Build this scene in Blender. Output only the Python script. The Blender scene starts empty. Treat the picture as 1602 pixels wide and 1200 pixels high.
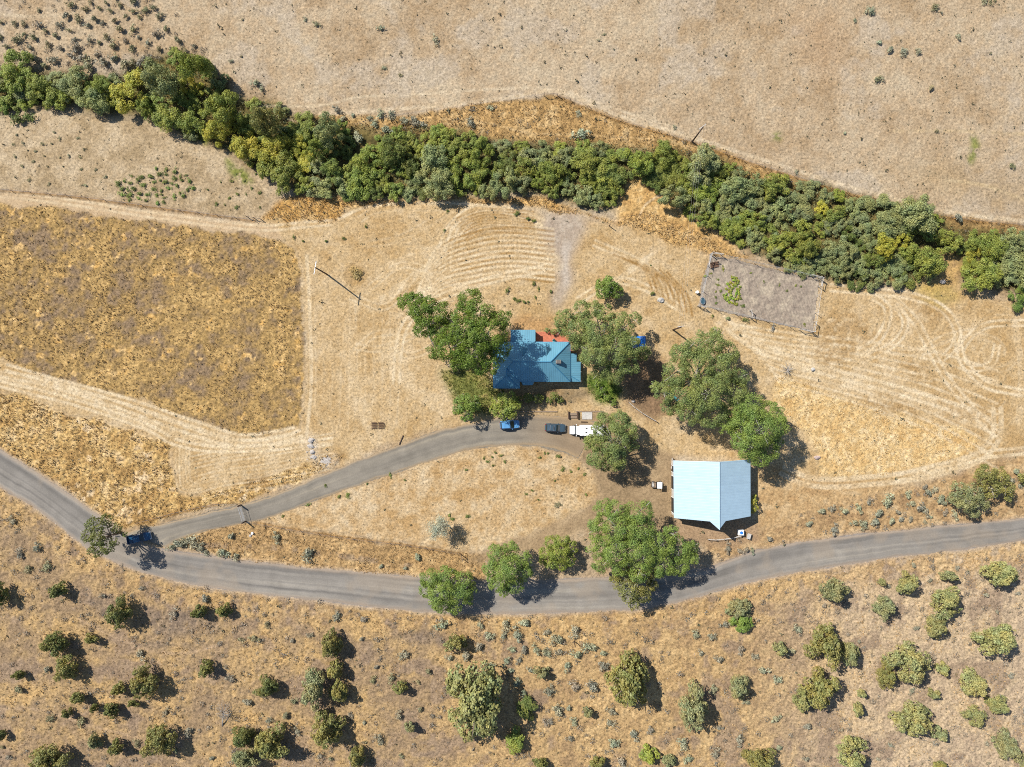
import bpy, math, random
import numpy as np
from mathutils import Vector

# ------------------------------------------------------------------ camera, world, sun, exposure
S = bpy.context.scene
COL = S.collection
SC = 0.15            # metres on the ground per photo pixel
CX, CY = 801.0, 600.0
HFOV = math.radians(70)
H = 801 * SC / math.tan(HFOV / 2)

cam = bpy.data.cameras.new('camera')
cam.sensor_width = 36
cam.angle = HFOV
cam.clip_start = 1
cam.clip_end = 9000
camo = bpy.data.objects.new('camera', cam)
COL.objects.link(camo)
camo.location = (0, 0, H)
camo.rotation_euler = (0, 0, 0)
S.camera = camo

SUN_EL = math.radians(46)
AZ = (-0.80, 0.60)                      # where the sun stands
w = bpy.data.worlds.new("World")
S.world = w
w.use_nodes = True
nt = w.node_tree
nt.nodes.clear()
sky = nt.nodes.new('ShaderNodeTexSky')
sky.sky_type = 'NISHITA'
sky.sun_disc = False
sky.sun_elevation = SUN_EL
sky.sun_rotation = math.atan2(AZ[0], AZ[1])
sky.altitude = 1200
sky.air_density = 1.0
sky.dust_density = 0.6
bg = nt.nodes.new('ShaderNodeBackground')
bg.inputs['Strength'].default_value = 0.09
wo = nt.nodes.new('ShaderNodeOutputWorld')
nt.links.new(sky.outputs[0], bg.inputs[0])
nt.links.new(bg.outputs[0], wo.inputs[0])

sun = bpy.data.lights.new('sun', 'SUN')
sun.energy = 4.6
sun.angle = math.radians(0.53)
sun.color = (1.0, 0.95, 0.87)
suno = bpy.data.objects.new('sun', sun)
COL.objects.link(suno)
ce = math.cos(SUN_EL)
suno.rotation_euler = Vector((AZ[0] * ce, AZ[1] * ce, math.sin(SUN_EL))).to_track_quat('Z', 'Y').to_euler()
suno.location = (-80, 60, 120)

S.view_settings.view_transform = 'Standard'
S.view_settings.look = 'None'
S.view_settings.exposure = 0.62
S.view_settings.gamma = 1.0
S.cycles.use_denoising = False
S.cycles.filter_width = 1.0        # a crisp, sharpened drone picture
L_REF = 1.62          # radiance of a white level surface at these settings

rnd = random.Random(7)
RNG = np.random.default_rng(11)


# ------------------------------------------------------------------ helpers
def W(px, py, z=0.0):
    k = SC * (H - z) / H
    return Vector(((px - CX) * k, (CY - py) * k, z))


def lin(c):
    c = np.asarray(c, dtype=np.float32) / 255.0
    return np.where(c <= 0.04045, c / 12.92, ((c + 0.055) / 1.055) ** 2.4)


def alb(r, g, b):
    """surface colour of something that looks (r,g,b) when level and sunlit in the photo"""
    return np.clip(lin((r, g, b)) / L_REF, 0, 0.9).astype(np.float32)


def link(o, parent=None):
    COL.objects.link(o)
    if parent is not None:
        o.parent = parent
    return o


def tag(o, label=None, cat=None, group=None, kind=None):
    if label:
        n = len(label.split())
        assert 4 <= n <= 16, (n, label)
        o['label'] = label
    if cat:
        o['category'] = cat
    if group:
        o['group'] = group
    if kind:
        o['kind'] = kind
    return o


def empty(name, loc, rz=0.0):
    o = bpy.data.objects.new(name, None)
    o.empty_display_size = 0.3
    o.location = loc
    o.rotation_euler = (0, 0, rz)
    return link(o)


def np_mesh(name, V, F, mats=(), smooth=False):
    """V (n,3); F (m,k) all faces of k corners"""
    me = bpy.data.meshes.new(name)
    V = np.ascontiguousarray(V, dtype=np.float32)
    F = np.ascontiguousarray(F, dtype=np.int32)
    m, k = F.shape
    me.vertices.add(len(V))
    me.vertices.foreach_set('co', V.ravel())
    me.loops.add(m * k)
    me.loops.foreach_set('vertex_index', F.ravel())
    me.polygons.add(m)
    me.polygons.foreach_set('loop_start', np.arange(0, m * k, k, dtype=np.int32))
    me.polygons.foreach_set('loop_total', np.full(m, k, dtype=np.int32))
    if smooth:
        me.polygons.foreach_set('use_smooth', np.ones(m, dtype=bool))
    me.update(calc_edges=True)
    for mt in mats:
        me.materials.append(mt)
    return me


class MB:
    def __init__(self):
        self.v, self.f = [], []

    def poly(self, pts):
        n = len(self.v)
        self.v += [tuple(p) for p in pts]
        self.f.append(tuple(range(n, n + len(pts))))
        return self

    def box(self, x0, x1, y0, y1, z0, z1):
        n = len(self.v)
        self.v += [(x0, y0, z0), (x1, y0, z0), (x1, y1, z0), (x0, y1, z0), (x0, y0, z1), (x1, y0, z1), (x1, y1, z1), (x0, y1, z1)]
        for q in ((0, 3, 2, 1), (4, 5, 6, 7), (0, 1, 5, 4), (1, 2, 6, 5), (2, 3, 7, 6), (3, 0, 4, 7)):
            self.f.append(tuple(n + i for i in q))
        return self

    def cbox(self, c, s, rz=0.0, ch=0.0):
        """box about c with chamfered top edge"""
        hx, hy, hz = s[0] / 2, s[1] / 2, s[2] / 2
        rings = [(-hz, 0), (hz - ch, 0), (hz, ch)] if ch else [(-hz, 0), (hz, 0)]
        n = len(self.v)
        cs, sn = math.cos(rz), math.sin(rz)
        for z, i in rings:
            for sx, sy in ((-1, -1), (1, -1), (1, 1), (-1, 1)):
                x, y = sx * (hx - i), sy * (hy - i)
                self.v.append((c[0] + x * cs - y * sn, c[1] + x * sn + y * cs, c[2] + z))
        k = len(rings)
        self.f.append((n + 3, n + 2, n + 1, n))
        for r in range(k - 1):
            for i in range(4):
                a, b = n + r * 4 + i, n + r * 4 + (i + 1) % 4
                self.f.append((a, b, b + 4, a + 4))
        t = n + (k - 1) * 4
        self.f.append((t, t + 1, t + 2, t + 3))
        return self

    def rings(self, R, cap=True):
        """R: list of equal-length rings of points"""
        n, k = len(self.v), len(R[0])
        for r in R:
            self.v += [tuple(p) for p in r]
        for j in range(len(R) - 1):
            for i in range(k):
                a, b = n + j * k + i, n + j * k + (i + 1) % k
                self.f.append((a, b, b + k, a + k))
        if cap:
            self.f.append(tuple(n + i for i in range(k - 1, -1, -1)))
            t = n + (len(R) - 1) * k
            self.f.append(tuple(t + i for i in range(k)))
        return self

    def tube(self, pts, radii, sides=7):
        pts = [Vector(p) for p in pts]
        if not hasattr(radii, '__len__'):
            radii = [radii] * len(pts)
        R = []
        for i, p in enumerate(pts):
            d = (pts[min(i + 1, len(pts) - 1)] - pts[max(i - 1, 0)]).normalized()
            u = d.cross(Vector((0, 0, 1)))
            if u.length < 1e-3:
                u = Vector((1, 0, 0))
            u.normalize()
            v = d.cross(u)
            R.append([p + (u * math.cos(a) + v * math.sin(a)) * radii[i] for a in [2 * math.pi * s / sides for s in range(sides)]])
        return self.rings(R)

    def slab(self, pts, t):
        """thin roof panel: pts are the top face, extruded down by t"""
        n, k = len(self.v), len(pts)
        self.v += [tuple(p) for p in pts] + [(p[0], p[1], p[2] - t) for p in pts]
        self.f.append(tuple(range(n, n + k)))
        self.f.append(tuple(range(n + 2 * k - 1, n + k - 1, -1)))
        for i in range(k):
            a, b = n + i, n + (i + 1) % k
            self.f.append((b, a, a + k, b + k))
        return self

    def build(self, name, mat, parent=None, org=None, smooth=False):
        me = bpy.data.meshes.new(name)
        v = self.v
        if org is None and parent is not None:
            org = None
        if org is not None:
            v = [(a - org[0], b - org[1], c - org[2]) for a, b, c in v]
        me.from_pydata(v, [], self.f)
        if mat:
            me.materials.append(mat)
        if smooth:
            me.polygons.foreach_set('use_smooth', [True] * len(me.polygons))
        me.update()
        import bmesh
        bm = bmesh.new()
        bm.from_mesh(me)
        bmesh.ops.recalc_face_normals(bm, faces=bm.faces)
        bm.to_mesh(me)
        bm.free()
        o = bpy.data.objects.new(name, me)
        return link(o, parent)


# ------------------------------------------------------------------ materials
def new_mat(name):
    m = bpy.data.materials.new(name)
    m.use_nodes = True
    n = m.node_tree
    n.nodes.clear()
    out = n.nodes.new('ShaderNodeOutputMaterial')
    p = n.nodes.new('ShaderNodeBsdfPrincipled')
    n.links.new(p.outputs[0], out.inputs[0])
    return m, n, p, out


def N(n, typ, **kw):
    x = n.nodes.new(typ)
    for k, v in kw.items():
        setattr(x, k, v)
    return x


def mixrgb(n, mode, fac, a, b):
    x = N(n, 'ShaderNodeMix', data_type='RGBA', blend_type=mode)
    for sock, val in ((x.inputs[0], fac), (x.inputs[6], a), (x.inputs[7], b)):
        if hasattr(val, 'is_output'):
            n.links.new(val, sock)
        elif val is not None:
            sock.default_value = val if not isinstance(val, tuple) else (*val[:3], 1)
    return x.outputs[2]


def ramp(n, src, stops):
    r = N(n, 'ShaderNodeValToRGB')
    e = r.color_ramp.elements
    e[0].position, e[0].color = stops[0][0], (*stops[0][1], 1)
    e[1].position, e[1].color = stops[-1][0], (*stops[-1][1], 1)
    for p, c in stops[1:-1]:
        q = e.new(p)
        q.color = (*c, 1)
    n.links.new(src, r.inputs[0])
    return r.outputs[0]


def simple(name, col, rough=0.7, var=0.25, scale=3.0, metal=0.0, bump=0.0, spec=0.5, detail=6):
    m, n, p, out = new_mat(name)
    tc = N(n, 'ShaderNodeTexCoord')
    no = N(n, 'ShaderNodeTexNoise')
    no.inputs['Scale'].default_value = scale
    no.inputs['Detail'].default_value = detail
    n.links.new(tc.outputs['Object'], no.inputs['Vector'])
    c = np.asarray(col, dtype=float)
    lo, hi = tuple(np.clip(c * (1 - var), 0, 1)), tuple(np.clip(c * (1 + var), 0, 1))
    n.links.new(ramp(n, no.outputs[0], [(0.3, lo), (0.7, hi)]), p.inputs['Base Color'])
    p.inputs['Roughness'].default_value = rough
    p.inputs['Metallic'].default_value = metal
    p.inputs['Specular IOR Level'].default_value = spec
    if bump:
        b = N(n, 'ShaderNodeBump')
        b.inputs['Strength'].default_value = bump
        b.inputs['Distance'].default_value = 0.05
        n.links.new(no.outputs[0], b.inputs['Height'])
        n.links.new(b.outputs[0], p.inputs['Normal'])
    return m


def leaf_mat(name, trans=0.25, var=0.34, hue=(1.13, 1.07, 0.84)):
    m, n, p, out = new_mat(name)
    oi = N(n, 'ShaderNodeObjectInfo')
    ge = N(n, 'ShaderNodeNewGeometry')
    br = N(n, 'ShaderNodeMapRange')
    br.inputs[3].default_value = 1 - var
    br.inputs[4].default_value = 1 + var
    n.links.new(ge.outputs['Random Per Island'], br.inputs[0])
    vm = N(n, 'ShaderNodeVectorMath', operation='SCALE')
    n.links.new(oi.outputs['Color'], vm.inputs[0])
    n.links.new(br.outputs[0], vm.inputs[3])
    tc = N(n, 'ShaderNodeTexCoord')
    no = N(n, 'ShaderNodeTexNoise')
    no.inputs['Scale'].default_value = 0.42
    no.inputs['Detail'].default_value = 4
    n.links.new(ge.outputs['Position'], no.inputs['Vector'])
    tint = ramp(n, no.outputs[0], [(0.36, (0.80, 0.92, 0.92)), (0.64, hue)])
    col = mixrgb(n, 'MULTIPLY', 1.0, vm.outputs[0], tint)
    n.links.new(col, p.inputs['Base Color'])
    p.inputs['Roughness'].default_value = 0.55
    p.inputs['Specular IOR Level'].default_value = 0.35
    tr = N(n, 'ShaderNodeBsdfTranslucent')
    n.links.new(col, tr.inputs[0])
    mx = N(n, 'ShaderNodeMixShader')
    mx.inputs[0].default_value = trans
    n.links.new(p.outputs[0], mx.inputs[1])
    n.links.new(tr.outputs[0], mx.inputs[2])
    n.links.new(mx.outputs[0], out.inputs[0])
    return m


def attr_ground_mat(name, fine=7.0, contrast=0.35, bump=0.5, speck=True):
    m, n, p, out = new_mat(name)
    at = N(n, 'ShaderNodeAttribute', attribute_name='albedo')
    ro = N(n, 'ShaderNodeAttribute', attribute_name='grain')
    ge = N(n, 'ShaderNodeNewGeometry')
    n1 = N(n, 'ShaderNodeTexNoise')
    n1.inputs['Scale'].default_value = fine
    n1.inputs['Detail'].default_value = 5
    n1.inputs['Roughness'].default_value = 0.7
    n.links.new(ge.outputs['Position'], n1.inputs['Vector'])
    n2 = N(n, 'ShaderNodeTexNoise')
    n2.inputs['Scale'].default_value = fine * 0.33
    n2.inputs['Detail'].default_value = 3
    n.links.new(ge.outputs['Position'], n2.inputs['Vector'])
    ad = N(n, 'ShaderNodeMath', operation='ADD')
    n.links.new(n1.outputs[0], ad.inputs[0])
    n.links.new(n2.outputs[0], ad.inputs[1])
    mr = N(n, 'ShaderNodeMapRange', clamp=False)
    mr.inputs[1].default_value = 0.6
    mr.inputs[2].default_value = 1.4
    mr.inputs[3].default_value = -contrast
    mr.inputs[4].default_value = contrast
    n.links.new(ad.outputs[0], mr.inputs[0])
    mu = N(n, 'ShaderNodeMath', operation='MULTIPLY_ADD')
    n.links.new(mr.outputs[0], mu.inputs[0])
    n.links.new(ro.outputs['Fac'], mu.inputs[1])
    mu.inputs[2].default_value = 1.0
    fac = mu.outputs[0]
    if speck:
        n3 = N(n, 'ShaderNodeTexNoise')
        n3.inputs['Scale'].default_value = 3.4
        n3.inputs['Detail'].default_value = 2
        n3.inputs['Roughness'].default_value = 0.65
        n.links.new(ge.outputs['Position'], n3.inputs['Vector'])
        dk = N(n, 'ShaderNodeMapRange')
        dk.inputs[1].default_value = 0.575
        dk.inputs[2].default_value = 0.74
        dk.inputs[3].default_value = 0.0
        dk.inputs[4].default_value = -0.62
        n.links.new(n3.outputs[0], dk.inputs[0])
        lt = N(n, 'ShaderNodeMapRange')
        lt.inputs[1].default_value = 0.40
        lt.inputs[2].default_value = 0.27
        lt.inputs[3].default_value = 0.0
        lt.inputs[4].default_value = 0.22
        n.links.new(n3.outputs[0], lt.inputs[0])
        sm = N(n, 'ShaderNodeMath', operation='ADD')
        n.links.new(dk.outputs[0], sm.inputs[0])
        n.links.new(lt.outputs[0], sm.inputs[1])
        m2 = N(n, 'ShaderNodeMath', operation='MULTIPLY_ADD')
        n.links.new(sm.outputs[0], m2.inputs[0])
        n.links.new(ro.outputs['Fac'], m2.inputs[1])
        n.links.new(mu.outputs[0], m2.inputs[2])
        fac = m2.outputs[0]
    vm = N(n, 'ShaderNodeVectorMath', operation='SCALE')
    n.links.new(at.outputs['Color'], vm.inputs[0])
    n.links.new(fac, vm.inputs[3])
    n.links.new(vm.outputs[0], p.inputs['Base Color'])
    p.inputs['Roughness'].default_value = 0.95
    p.inputs['Specular IOR Level'].default_value = 0.1
    b = N(n, 'ShaderNodeBump')
    b.inputs['Distance'].default_value = 0.12
    b.inputs['Strength'].default_value = bump
    n.links.new(ad.outputs[0], b.inputs['Height'])
    n.links.new(b.outputs[0], p.inputs['Normal'])
    return m


M_GROUND = attr_ground_mat('dry_ground', 6.0, 0.55, 0.55)
M_ROAD = attr_ground_mat('gravel', 9.0, 0.16, 0.2, False)
M_LEAF = leaf_mat('leaves')
M_JUNI = leaf_mat('juniper_sprays', 0.1, 0.3, (1.12, 1.0, 0.8))
M_SAGE = leaf_mat('sage_leaves', 0.1, 0.35, (1.06, 1.0, 0.9))
M_BARK = simple('bark', (0.16, 0.12, 0.09), 0.9, 0.4, 6, bump=0.6)
M_BARKG = simple('grey_bark', (0.34, 0.31, 0.28), 0.9, 0.3, 8, bump=0.5)
M_WOOD = simple('weathered_wood', (0.22, 0.16, 0.11), 0.85, 0.35, 8, bump=0.3)
M_WOODD = simple('dark_wood', (0.07, 0.04, 0.025), 0.85, 0.4, 8)
M_WOODG = simple('grey_wood', (0.42, 0.39, 0.35), 0.85, 0.25, 8)
M_STEEL = simple('galvanised_steel', (0.55, 0.56, 0.57), 0.45, 0.12, 6, metal=0.7)
M_WHITE = simple('white_paint', (0.80, 0.80, 0.78), 0.45, 0.05, 2)
M_ROCK = simple('grey_rock', (0.38, 0.36, 0.33), 0.9, 0.35, 2.2, bump=0.8)
M_ROCKW = simple('pale_rock', (0.37, 0.335, 0.30), 0.9, 0.25, 2.2, bump=0.8)
M_ROCKP = simple('pink_rock', (0.42, 0.32, 0.28), 0.9, 0.25, 2.2, bump=0.8)
M_GLASS = simple('dark_glass', (0.02, 0.03, 0.035), 0.08, 0.1, 1, spec=0.8)
M_TYRE = simple('tyre_rubber', (0.025, 0.025, 0.025), 0.8, 0.2, 10)
M_BLACK = simple('black_plastic', (0.02, 0.02, 0.022), 0.6, 0.2, 5)
M_RUST = simple('rusty_iron', (0.11, 0.06, 0.035), 0.9, 0.5, 9, bump=0.4)
M_BRICK = simple('red_brick', (0.30, 0.09, 0.055), 0.85, 0.25, 9, bump=0.3)
M_SIDING = simple('cream_siding', (0.55, 0.52, 0.44), 0.7, 0.08, 2)
M_CONC = simple('concrete', (0.40, 0.38, 0.35), 0.9, 0.15, 3, bump=0.2)
M_TARP = simple('blue_tarp', (0.02, 0.17, 0.55), 0.5, 0.25, 1.5, bump=0.3)
M_TEAL = simple('teal_plastic', (0.10, 0.42, 0.45), 0.45, 0.15, 3)
M_LAMP = simple('lamp_lens', (0.6, 0.6, 0.58), 0.15, 0.05, 3)
M_RED = simple('red_lens', (0.35, 0.02, 0.02), 0.25, 0.1, 3)


def paint(name, col, rough=0.25):
    m = simple(name, col, rough, 0.06, 1.2)
    for x in m.node_tree.nodes:
        if x.type == 'BSDF_PRINCIPLED':
            x.inputs['Coat Weight'].default_value = 0.6
            x.inputs['Coat Roughness'].default_value = 0.08
    return m


def metal_roof(name, col, axis, period, rough=0.38, fade=0.12, rib_h=0.03):
    """painted ribbed sheet: real-scale ribs as bump along one axis, sun-faded mottle"""
    m, n, p, out = new_mat(name)
    ge = N(n, 'ShaderNodeNewGeometry')
    sp = N(n, 'ShaderNodeSeparateXYZ')
    n.links.new(ge.outputs['Position'], sp.inputs[0])
    if axis == 'auto':
        sn = N(n, 'ShaderNodeSeparateXYZ')
        n.links.new(ge.outputs['True Normal'], sn.inputs[0])
        ax = N(n, 'ShaderNodeMath', operation='ABSOLUTE')
        ay = N(n, 'ShaderNodeMath', operation='ABSOLUTE')
        n.links.new(sn.outputs[0], ax.inputs[0])
        n.links.new(sn.outputs[1], ay.inputs[0])
        gt = N(n, 'ShaderNodeMath', operation='GREATER_THAN')
        n.links.new(ax.outputs[0], gt.inputs[0])
        n.links.new(ay.outputs[0], gt.inputs[1])
        mf = N(n, 'ShaderNodeMix', data_type='FLOAT')
        n.links.new(gt.outputs[0], mf.inputs[0])
        n.links.new(sp.outputs[0], mf.inputs[2])
        n.links.new(sp.outputs[1], mf.inputs[3])
        coord = mf.outputs[0]
    else:
        coord = sp.outputs['XYZ'.index(axis)]
    dv = N(n, 'ShaderNodeMath', operation='DIVIDE')
    n.links.new(coord, dv.inputs[0])
    dv.inputs[1].default_value = period
    fr = N(n, 'ShaderNodeMath', operation='FRACT')
    n.links.new(dv.outputs[0], fr.inputs[0])
    rib = ramp(n, fr.outputs[0], [(0.0, (0, 0, 0)), (0.40, (0, 0, 0)), (0.47, (1, 1, 1)), (0.53, (1, 1, 1)), (0.60, (0, 0, 0)), (1.0, (0, 0, 0))])
    b = N(n, 'ShaderNodeBump')
    b.inputs['Strength'].default_value = 1.0
    b.inputs['Distance'].default_value = rib_h
    n.links.new(rib, b.inputs['Height'])
    n.links.new(b.outputs[0], p.inputs['Normal'])
    no = N(n, 'ShaderNodeTexNoise')
    no.inputs['Scale'].default_value = 0.6
    no.inputs['Detail'].default_value = 6
    n.links.new(ge.outputs['Position'], no.inputs['Vector'])
    # sheets differ a little
    fl = N(n, 'ShaderNodeMath', operation='FLOOR')
    n.links.new(dv.outputs[0], fl.inputs[0])
    wn = N(n, 'ShaderNodeTexWhiteNoise', noise_dimensions='1D')
    n.links.new(fl.outputs[0], wn.inputs['W'])
    a = N(n, 'ShaderNodeMath', operation='MULTIPLY_ADD')
    n.links.new(wn.outputs[0], a.inputs[0])
    a.inputs[1].default_value = 0.25
    n.links.new(no.outputs[0], a.inputs[2])
    c = np.asarray(col)
    n.links.new(ramp(n, a.outputs[0], [(0.35, tuple(c * (1 - fade))), (0.95, tuple(np.clip(c * (1 + fade), 0, 1)))]), p.inputs['Base Color'])
    p.inputs['Roughness'].default_value = rough
    p.inputs['Metallic'].default_value = 0.0
    p.inputs['Specular IOR Level'].default_value = 0.5
    return m


# ------------------------------------------------------------------ the land: colour and relief drawn on a plan in photo pixels (1 px = 0.15 m)
PX0, PY0, PW, PH = -150, -130, 1902, 1460
gx = (np.arange(PW) + PX0).astype(np.float32)
gy = (np.arange(PH) + PY0).astype(np.float32)


def vnoise(scale, seed, sy=None):
    sy = sy or scale
    r = np.random.default_rng(seed)
    nx, ny = int(PW / scale) + 4, int(PH / sy) + 4
    lat = r.random((ny, nx), dtype=np.float32)
    fx, fy = np.arange(PW) / scale, np.arange(PH) / sy
    ix, iy = fx.astype(int), fy.astype(int)
    tx, ty = (fx - ix).astype(np.float32), (fy - iy).astype(np.float32)
    tx, ty = tx * tx * (3 - 2 * tx), ty * ty * (3 - 2 * ty)
    a = lat[:, ix] * (1 - tx) + lat[:, ix + 1] * tx
    return a[iy] * (1 - ty)[:, None] + a[iy + 1] * ty[:, None]


def fbm(scale, seed, oct=4, gain=0.55, sy=None):
    t, a, s = 0, 1.0, 0
    for i in range(oct):
        k = 2 ** i
        if scale / k < 1:
            break
        t = t + a * vnoise(scale / k, seed + 31 * i, (sy or scale) / k)
        s += a
        a *= gain
    t = t / s
    return np.clip((t - 0.5) * 1.9 + 0.5, 0, 1)


def sstep(x, a, b):
    t = np.clip((x - a) / (b - a), 0, 1)
    return t * t * (3 - 2 * t)


WX = gx[None, :] + (fbm(30, 1, 4) - 0.5) * 9 + (vnoise(4, 5) - 0.5) * 3.5
WY = gy[:, None] + (fbm(30, 2, 4) - 0.5) * 9 + (vnoise(4, 6) - 0.5) * 3.5


def blur(a, r):
    r = int(r)
    if r < 1:
        return a
    for ax in (0, 1):
        for _ in range(2):
            p = np.pad(a, [(r + 1, r) if i == ax else (0, 0) for i in (0, 1)], mode='edge')
            c = np.cumsum(p, axis=ax, dtype=np.float64)
            n = a.shape[ax]
            k = 2 * r + 1
            a = ((c[k:k + n] - c[:n]) / k if ax == 0 else (c[:, k:k + n] - c[:, :n]) / k).astype(np.float32)
    return a


def pmask(poly, soft=2, wob=1.0):
    P = np.asarray(poly, dtype=np.float32)
    x0, y0 = P.min(0) - 14
    x1, y1 = P.max(0) + 14
    i0, i1 = max(0, int(x0 - PX0)), min(PW, int(x1 - PX0) + 1)
    j0, j1 = max(0, int(y0 - PY0)), min(PH, int(y1 - PY0) + 1)
    X = gx[None, i0:i1] + (WX[j0:j1, i0:i1] - gx[None, i0:i1]) * wob
    Y = gy[j0:j1, None] + (WY[j0:j1, i0:i1] - gy[j0:j1, None]) * wob
    ins = np.zeros(X.shape, bool)
    for (xa, ya), (xb, yb) in zip(P, np.roll(P, -1, 0)):
        if ya == yb:
            continue
        c = ((ya > Y) != (yb > Y)) & (X < (xb - xa) * (Y - ya) / (yb - ya) + xa)
        ins ^= c
    m = np.zeros((PH, PW), np.float32)
    m[j0:j1, i0:i1] = ins
    return blur(m, soft) if soft else m


def smooth_line(pts, step=6.0):
    """Catmull-Rom through pts, resampled"""
    P = np.asarray(pts, dtype=np.float64)
    Q = np.vstack([2 * P[0] - P[1], P, 2 * P[-1] - P[-2]])
    out = []
    for i in range(1, len(Q) - 2):
        n = max(2, int(np.linalg.norm(Q[i + 1] - Q[i]) / step))
        for t in np.arange(n) / n:
            a, b, c, d = Q[i - 1], Q[i], Q[i + 1], Q[i + 2]
            out.append(0.5 * (2 * b + (c - a) * t + (2 * a - 5 * b + 4 * c - d) * t * t + (3 * b - a - 3 * c + d) * t ** 3))
    out.append(Q[-2])
    return np.array(out)


def dist_line(pts, reach):
    """distance in px to a polyline, inf beyond reach"""
    P = np.asarray(pts, dtype=np.float32)
    D = np.full((PH, PW), 1e6, np.float32)
    for a, b in zip(P[:-1], P[1:]):
        i0, i1 = int(min(a[0], b[0]) - reach - PX0), int(max(a[0], b[0]) + reach - PX0) + 2
        j0, j1 = int(min(a[1], b[1]) - reach - PY0), int(max(a[1], b[1]) + reach - PY0) + 2
        i0, j0, i1, j1 = max(i0, 0), max(j0, 0), min(i1, PW), min(j1, PH)
        if i1 <= i0 or j1 <= j0:
            continue
        X = gx[None, i0:i1] - a[0]
        Y = gy[j0:j1, None] - a[1]
        d = b - a
        t = np.clip((X * d[0] + Y * d[1]) / max(float(d @ d), 1e-6), 0, 1)
        D[j0:j1, i0:i1] = np.minimum(D[j0:j1, i0:i1], np.hypot(X - t * d[0], Y - t * d[1]))
    return D


def shade(*cols, by, cuts=None):
    """blend listed sRGB looks by a 0..1 field, as linear colour"""
    C = [alb(*c) for c in cols]
    k = len(C)
    cuts = cuts or np.linspace(0.15, 0.85, k)
    out = np.empty((PH, PW, 3), np.float32)
    for ch in range(3):
        out[..., ch] = np.interp(by, cuts, [c[ch] for c in C])
    return out


# --- outlines (photo pixels) ---
P_GOLD = [(-150, 314), (0, 319), (100, 327), (200, 342), (300, 354), (385, 364), (440, 374), (460, 386), (467, 402), (471, 440), (475, 480),
          (475, 540), (473, 600), (471, 640), (467, 666), (440, 673), (400, 683), (370, 680), (330, 662), (280, 648), (230, 625), (150, 608),
          (80, 590), (30, 572), (0, 560), (-150, 520)]
P_GOLD2 = [(-150, 580), (0, 612), (40, 622), (100, 647), (150, 657), (200, 674), (250, 690), (267, 700), (270, 740), (279, 776), (300, 778),
           (330, 770), (360, 758), (400, 748), (440, 742), (480, 728), (520, 712), (545, 712), (500, 740), (430, 770), (380, 786), (300, 800), (235, 818),
           (190, 828), (155, 802), (110, 772), (60, 738), (0, 700), (-150, 620)]
P_NWTRACK = [(-150, 290), (0, 300), (120, 312), (250, 330), (400, 348), (430, 352), (440, 374), (385, 364), (300, 354), (200, 342), (100, 327), (0, 319), (-150, 314)]
P_YARD = [(400, 344), (430, 340), (520, 345), (550, 322), (640, 316), (730, 316), (800, 322), (850, 340), (930, 345), (990, 355), (1060, 380), (1110, 400),
          (1290, 440), (1380, 452), (1440, 460), (1480, 480), (1500, 440), (1560, 470), (1752, 480), (1752, 700), (1602, 705), (1500, 735), (1400, 765), (1290, 762), (1215, 740), (1180, 720),
          (1040, 715), (940, 720), (900, 690), (720, 664), (620, 690), (500, 740), (470, 735), (400, 745), (330, 770), (290, 778), (276, 770), (268, 700),
          (200, 674), (150, 657), (100, 647), (40, 622), (0, 612), (-150, 580), (-150, 520), (0, 560), (80, 590), (230, 625), (280, 648), (330, 662), (370, 680),
          (400, 683), (467, 666), (475, 600), (476, 500), (471, 440), (467, 402), (460, 386), (440, 374)]
P_LAWNTRI = [(390, 816), (500, 782), (560, 760), (620, 740), (680, 720), (730, 705), (790, 698), (850, 702), (900, 715), (930, 740), (935, 770),
             (910, 800), (840, 830), (760, 860), (720, 864), (640, 850), (540, 838), (450, 824)]
P_VERGE = [(250, 850), (300, 830), (380, 816), (450, 826), (540, 840), (640, 853), (720, 866), (760, 866), (760, 906), (660, 900), (600, 896), (500, 888), (400, 878), (330, 868)]
P_STRAW = [(1215, 590), (1260, 600), (1330, 625), (1420, 650), (1500, 668), (1535, 685), (1530, 705), (1480, 722), (1400, 740), (1330, 746), (1285, 742),
           (1275, 700), (1240, 660), (1210, 630)]
P_NSTRIP = [(440, 185), (530, 180), (620, 181), (700, 170), (800, 157), (870, 149), (960, 184), (1083, 221), (1200, 261), (1350, 307), (1480, 338), (1752, 368),
            (1752, 400), (1600, 385), (1500, 370), (1440, 330), (1330, 320), (1200, 290), (1100, 250), (1000, 235), (860, 225), (720, 210), (560, 205), (470, 200)]
P_CREEK = [(-150, 80), (0, 100), (60, 108), (130, 116), (190, 121), (215, 96), (280, 82), (335, 105), (365, 150), (425, 158), (475, 190), (520, 188), (600, 203), (660, 195),
           (720, 203), (780, 216), (850, 222), (930, 222), (1000, 232), (1060, 228), (1110, 242), (1160, 262), (1200, 282), (1280, 282), (1340, 308), (1400, 320),
           (1440, 313), (1475, 338), (1500, 360), (1560, 358), (1752, 385), (1752, 470), (1602, 458), (1540, 450), (1500, 430), (1470, 432), (1430, 442), (1360, 448),
           (1290, 436), (1220, 416), (1160, 386), (1100, 350), (1040, 312), (990, 290), (960, 326), (920, 330), (870, 306), (800, 300), (700, 308), (600, 309), (520, 306),
           (450, 292), (400, 266), (350, 232), (290, 212), (240, 190), (170, 177), (100, 167), (60, 162), (0, 182), (-150, 200)]
P_SSTRIP = [(408, 344), (430, 318), (470, 302), (600, 312), (720, 310), (860, 308), (900, 330), (960, 345), (1010, 330), (1100, 370), (1180, 405), (1120, 398), (1060, 382), (990, 356),
            (930, 340), (880, 335), (800, 320), (700, 314), (600, 320), (545, 322), (522, 346)]
P_GARDEN = [(1110, 398), (1150, 405), (1200, 418), (1283, 436), (1279, 470), (1271, 519), (1220, 508), (1150, 492), (1092, 478), (1098, 440)]
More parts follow.
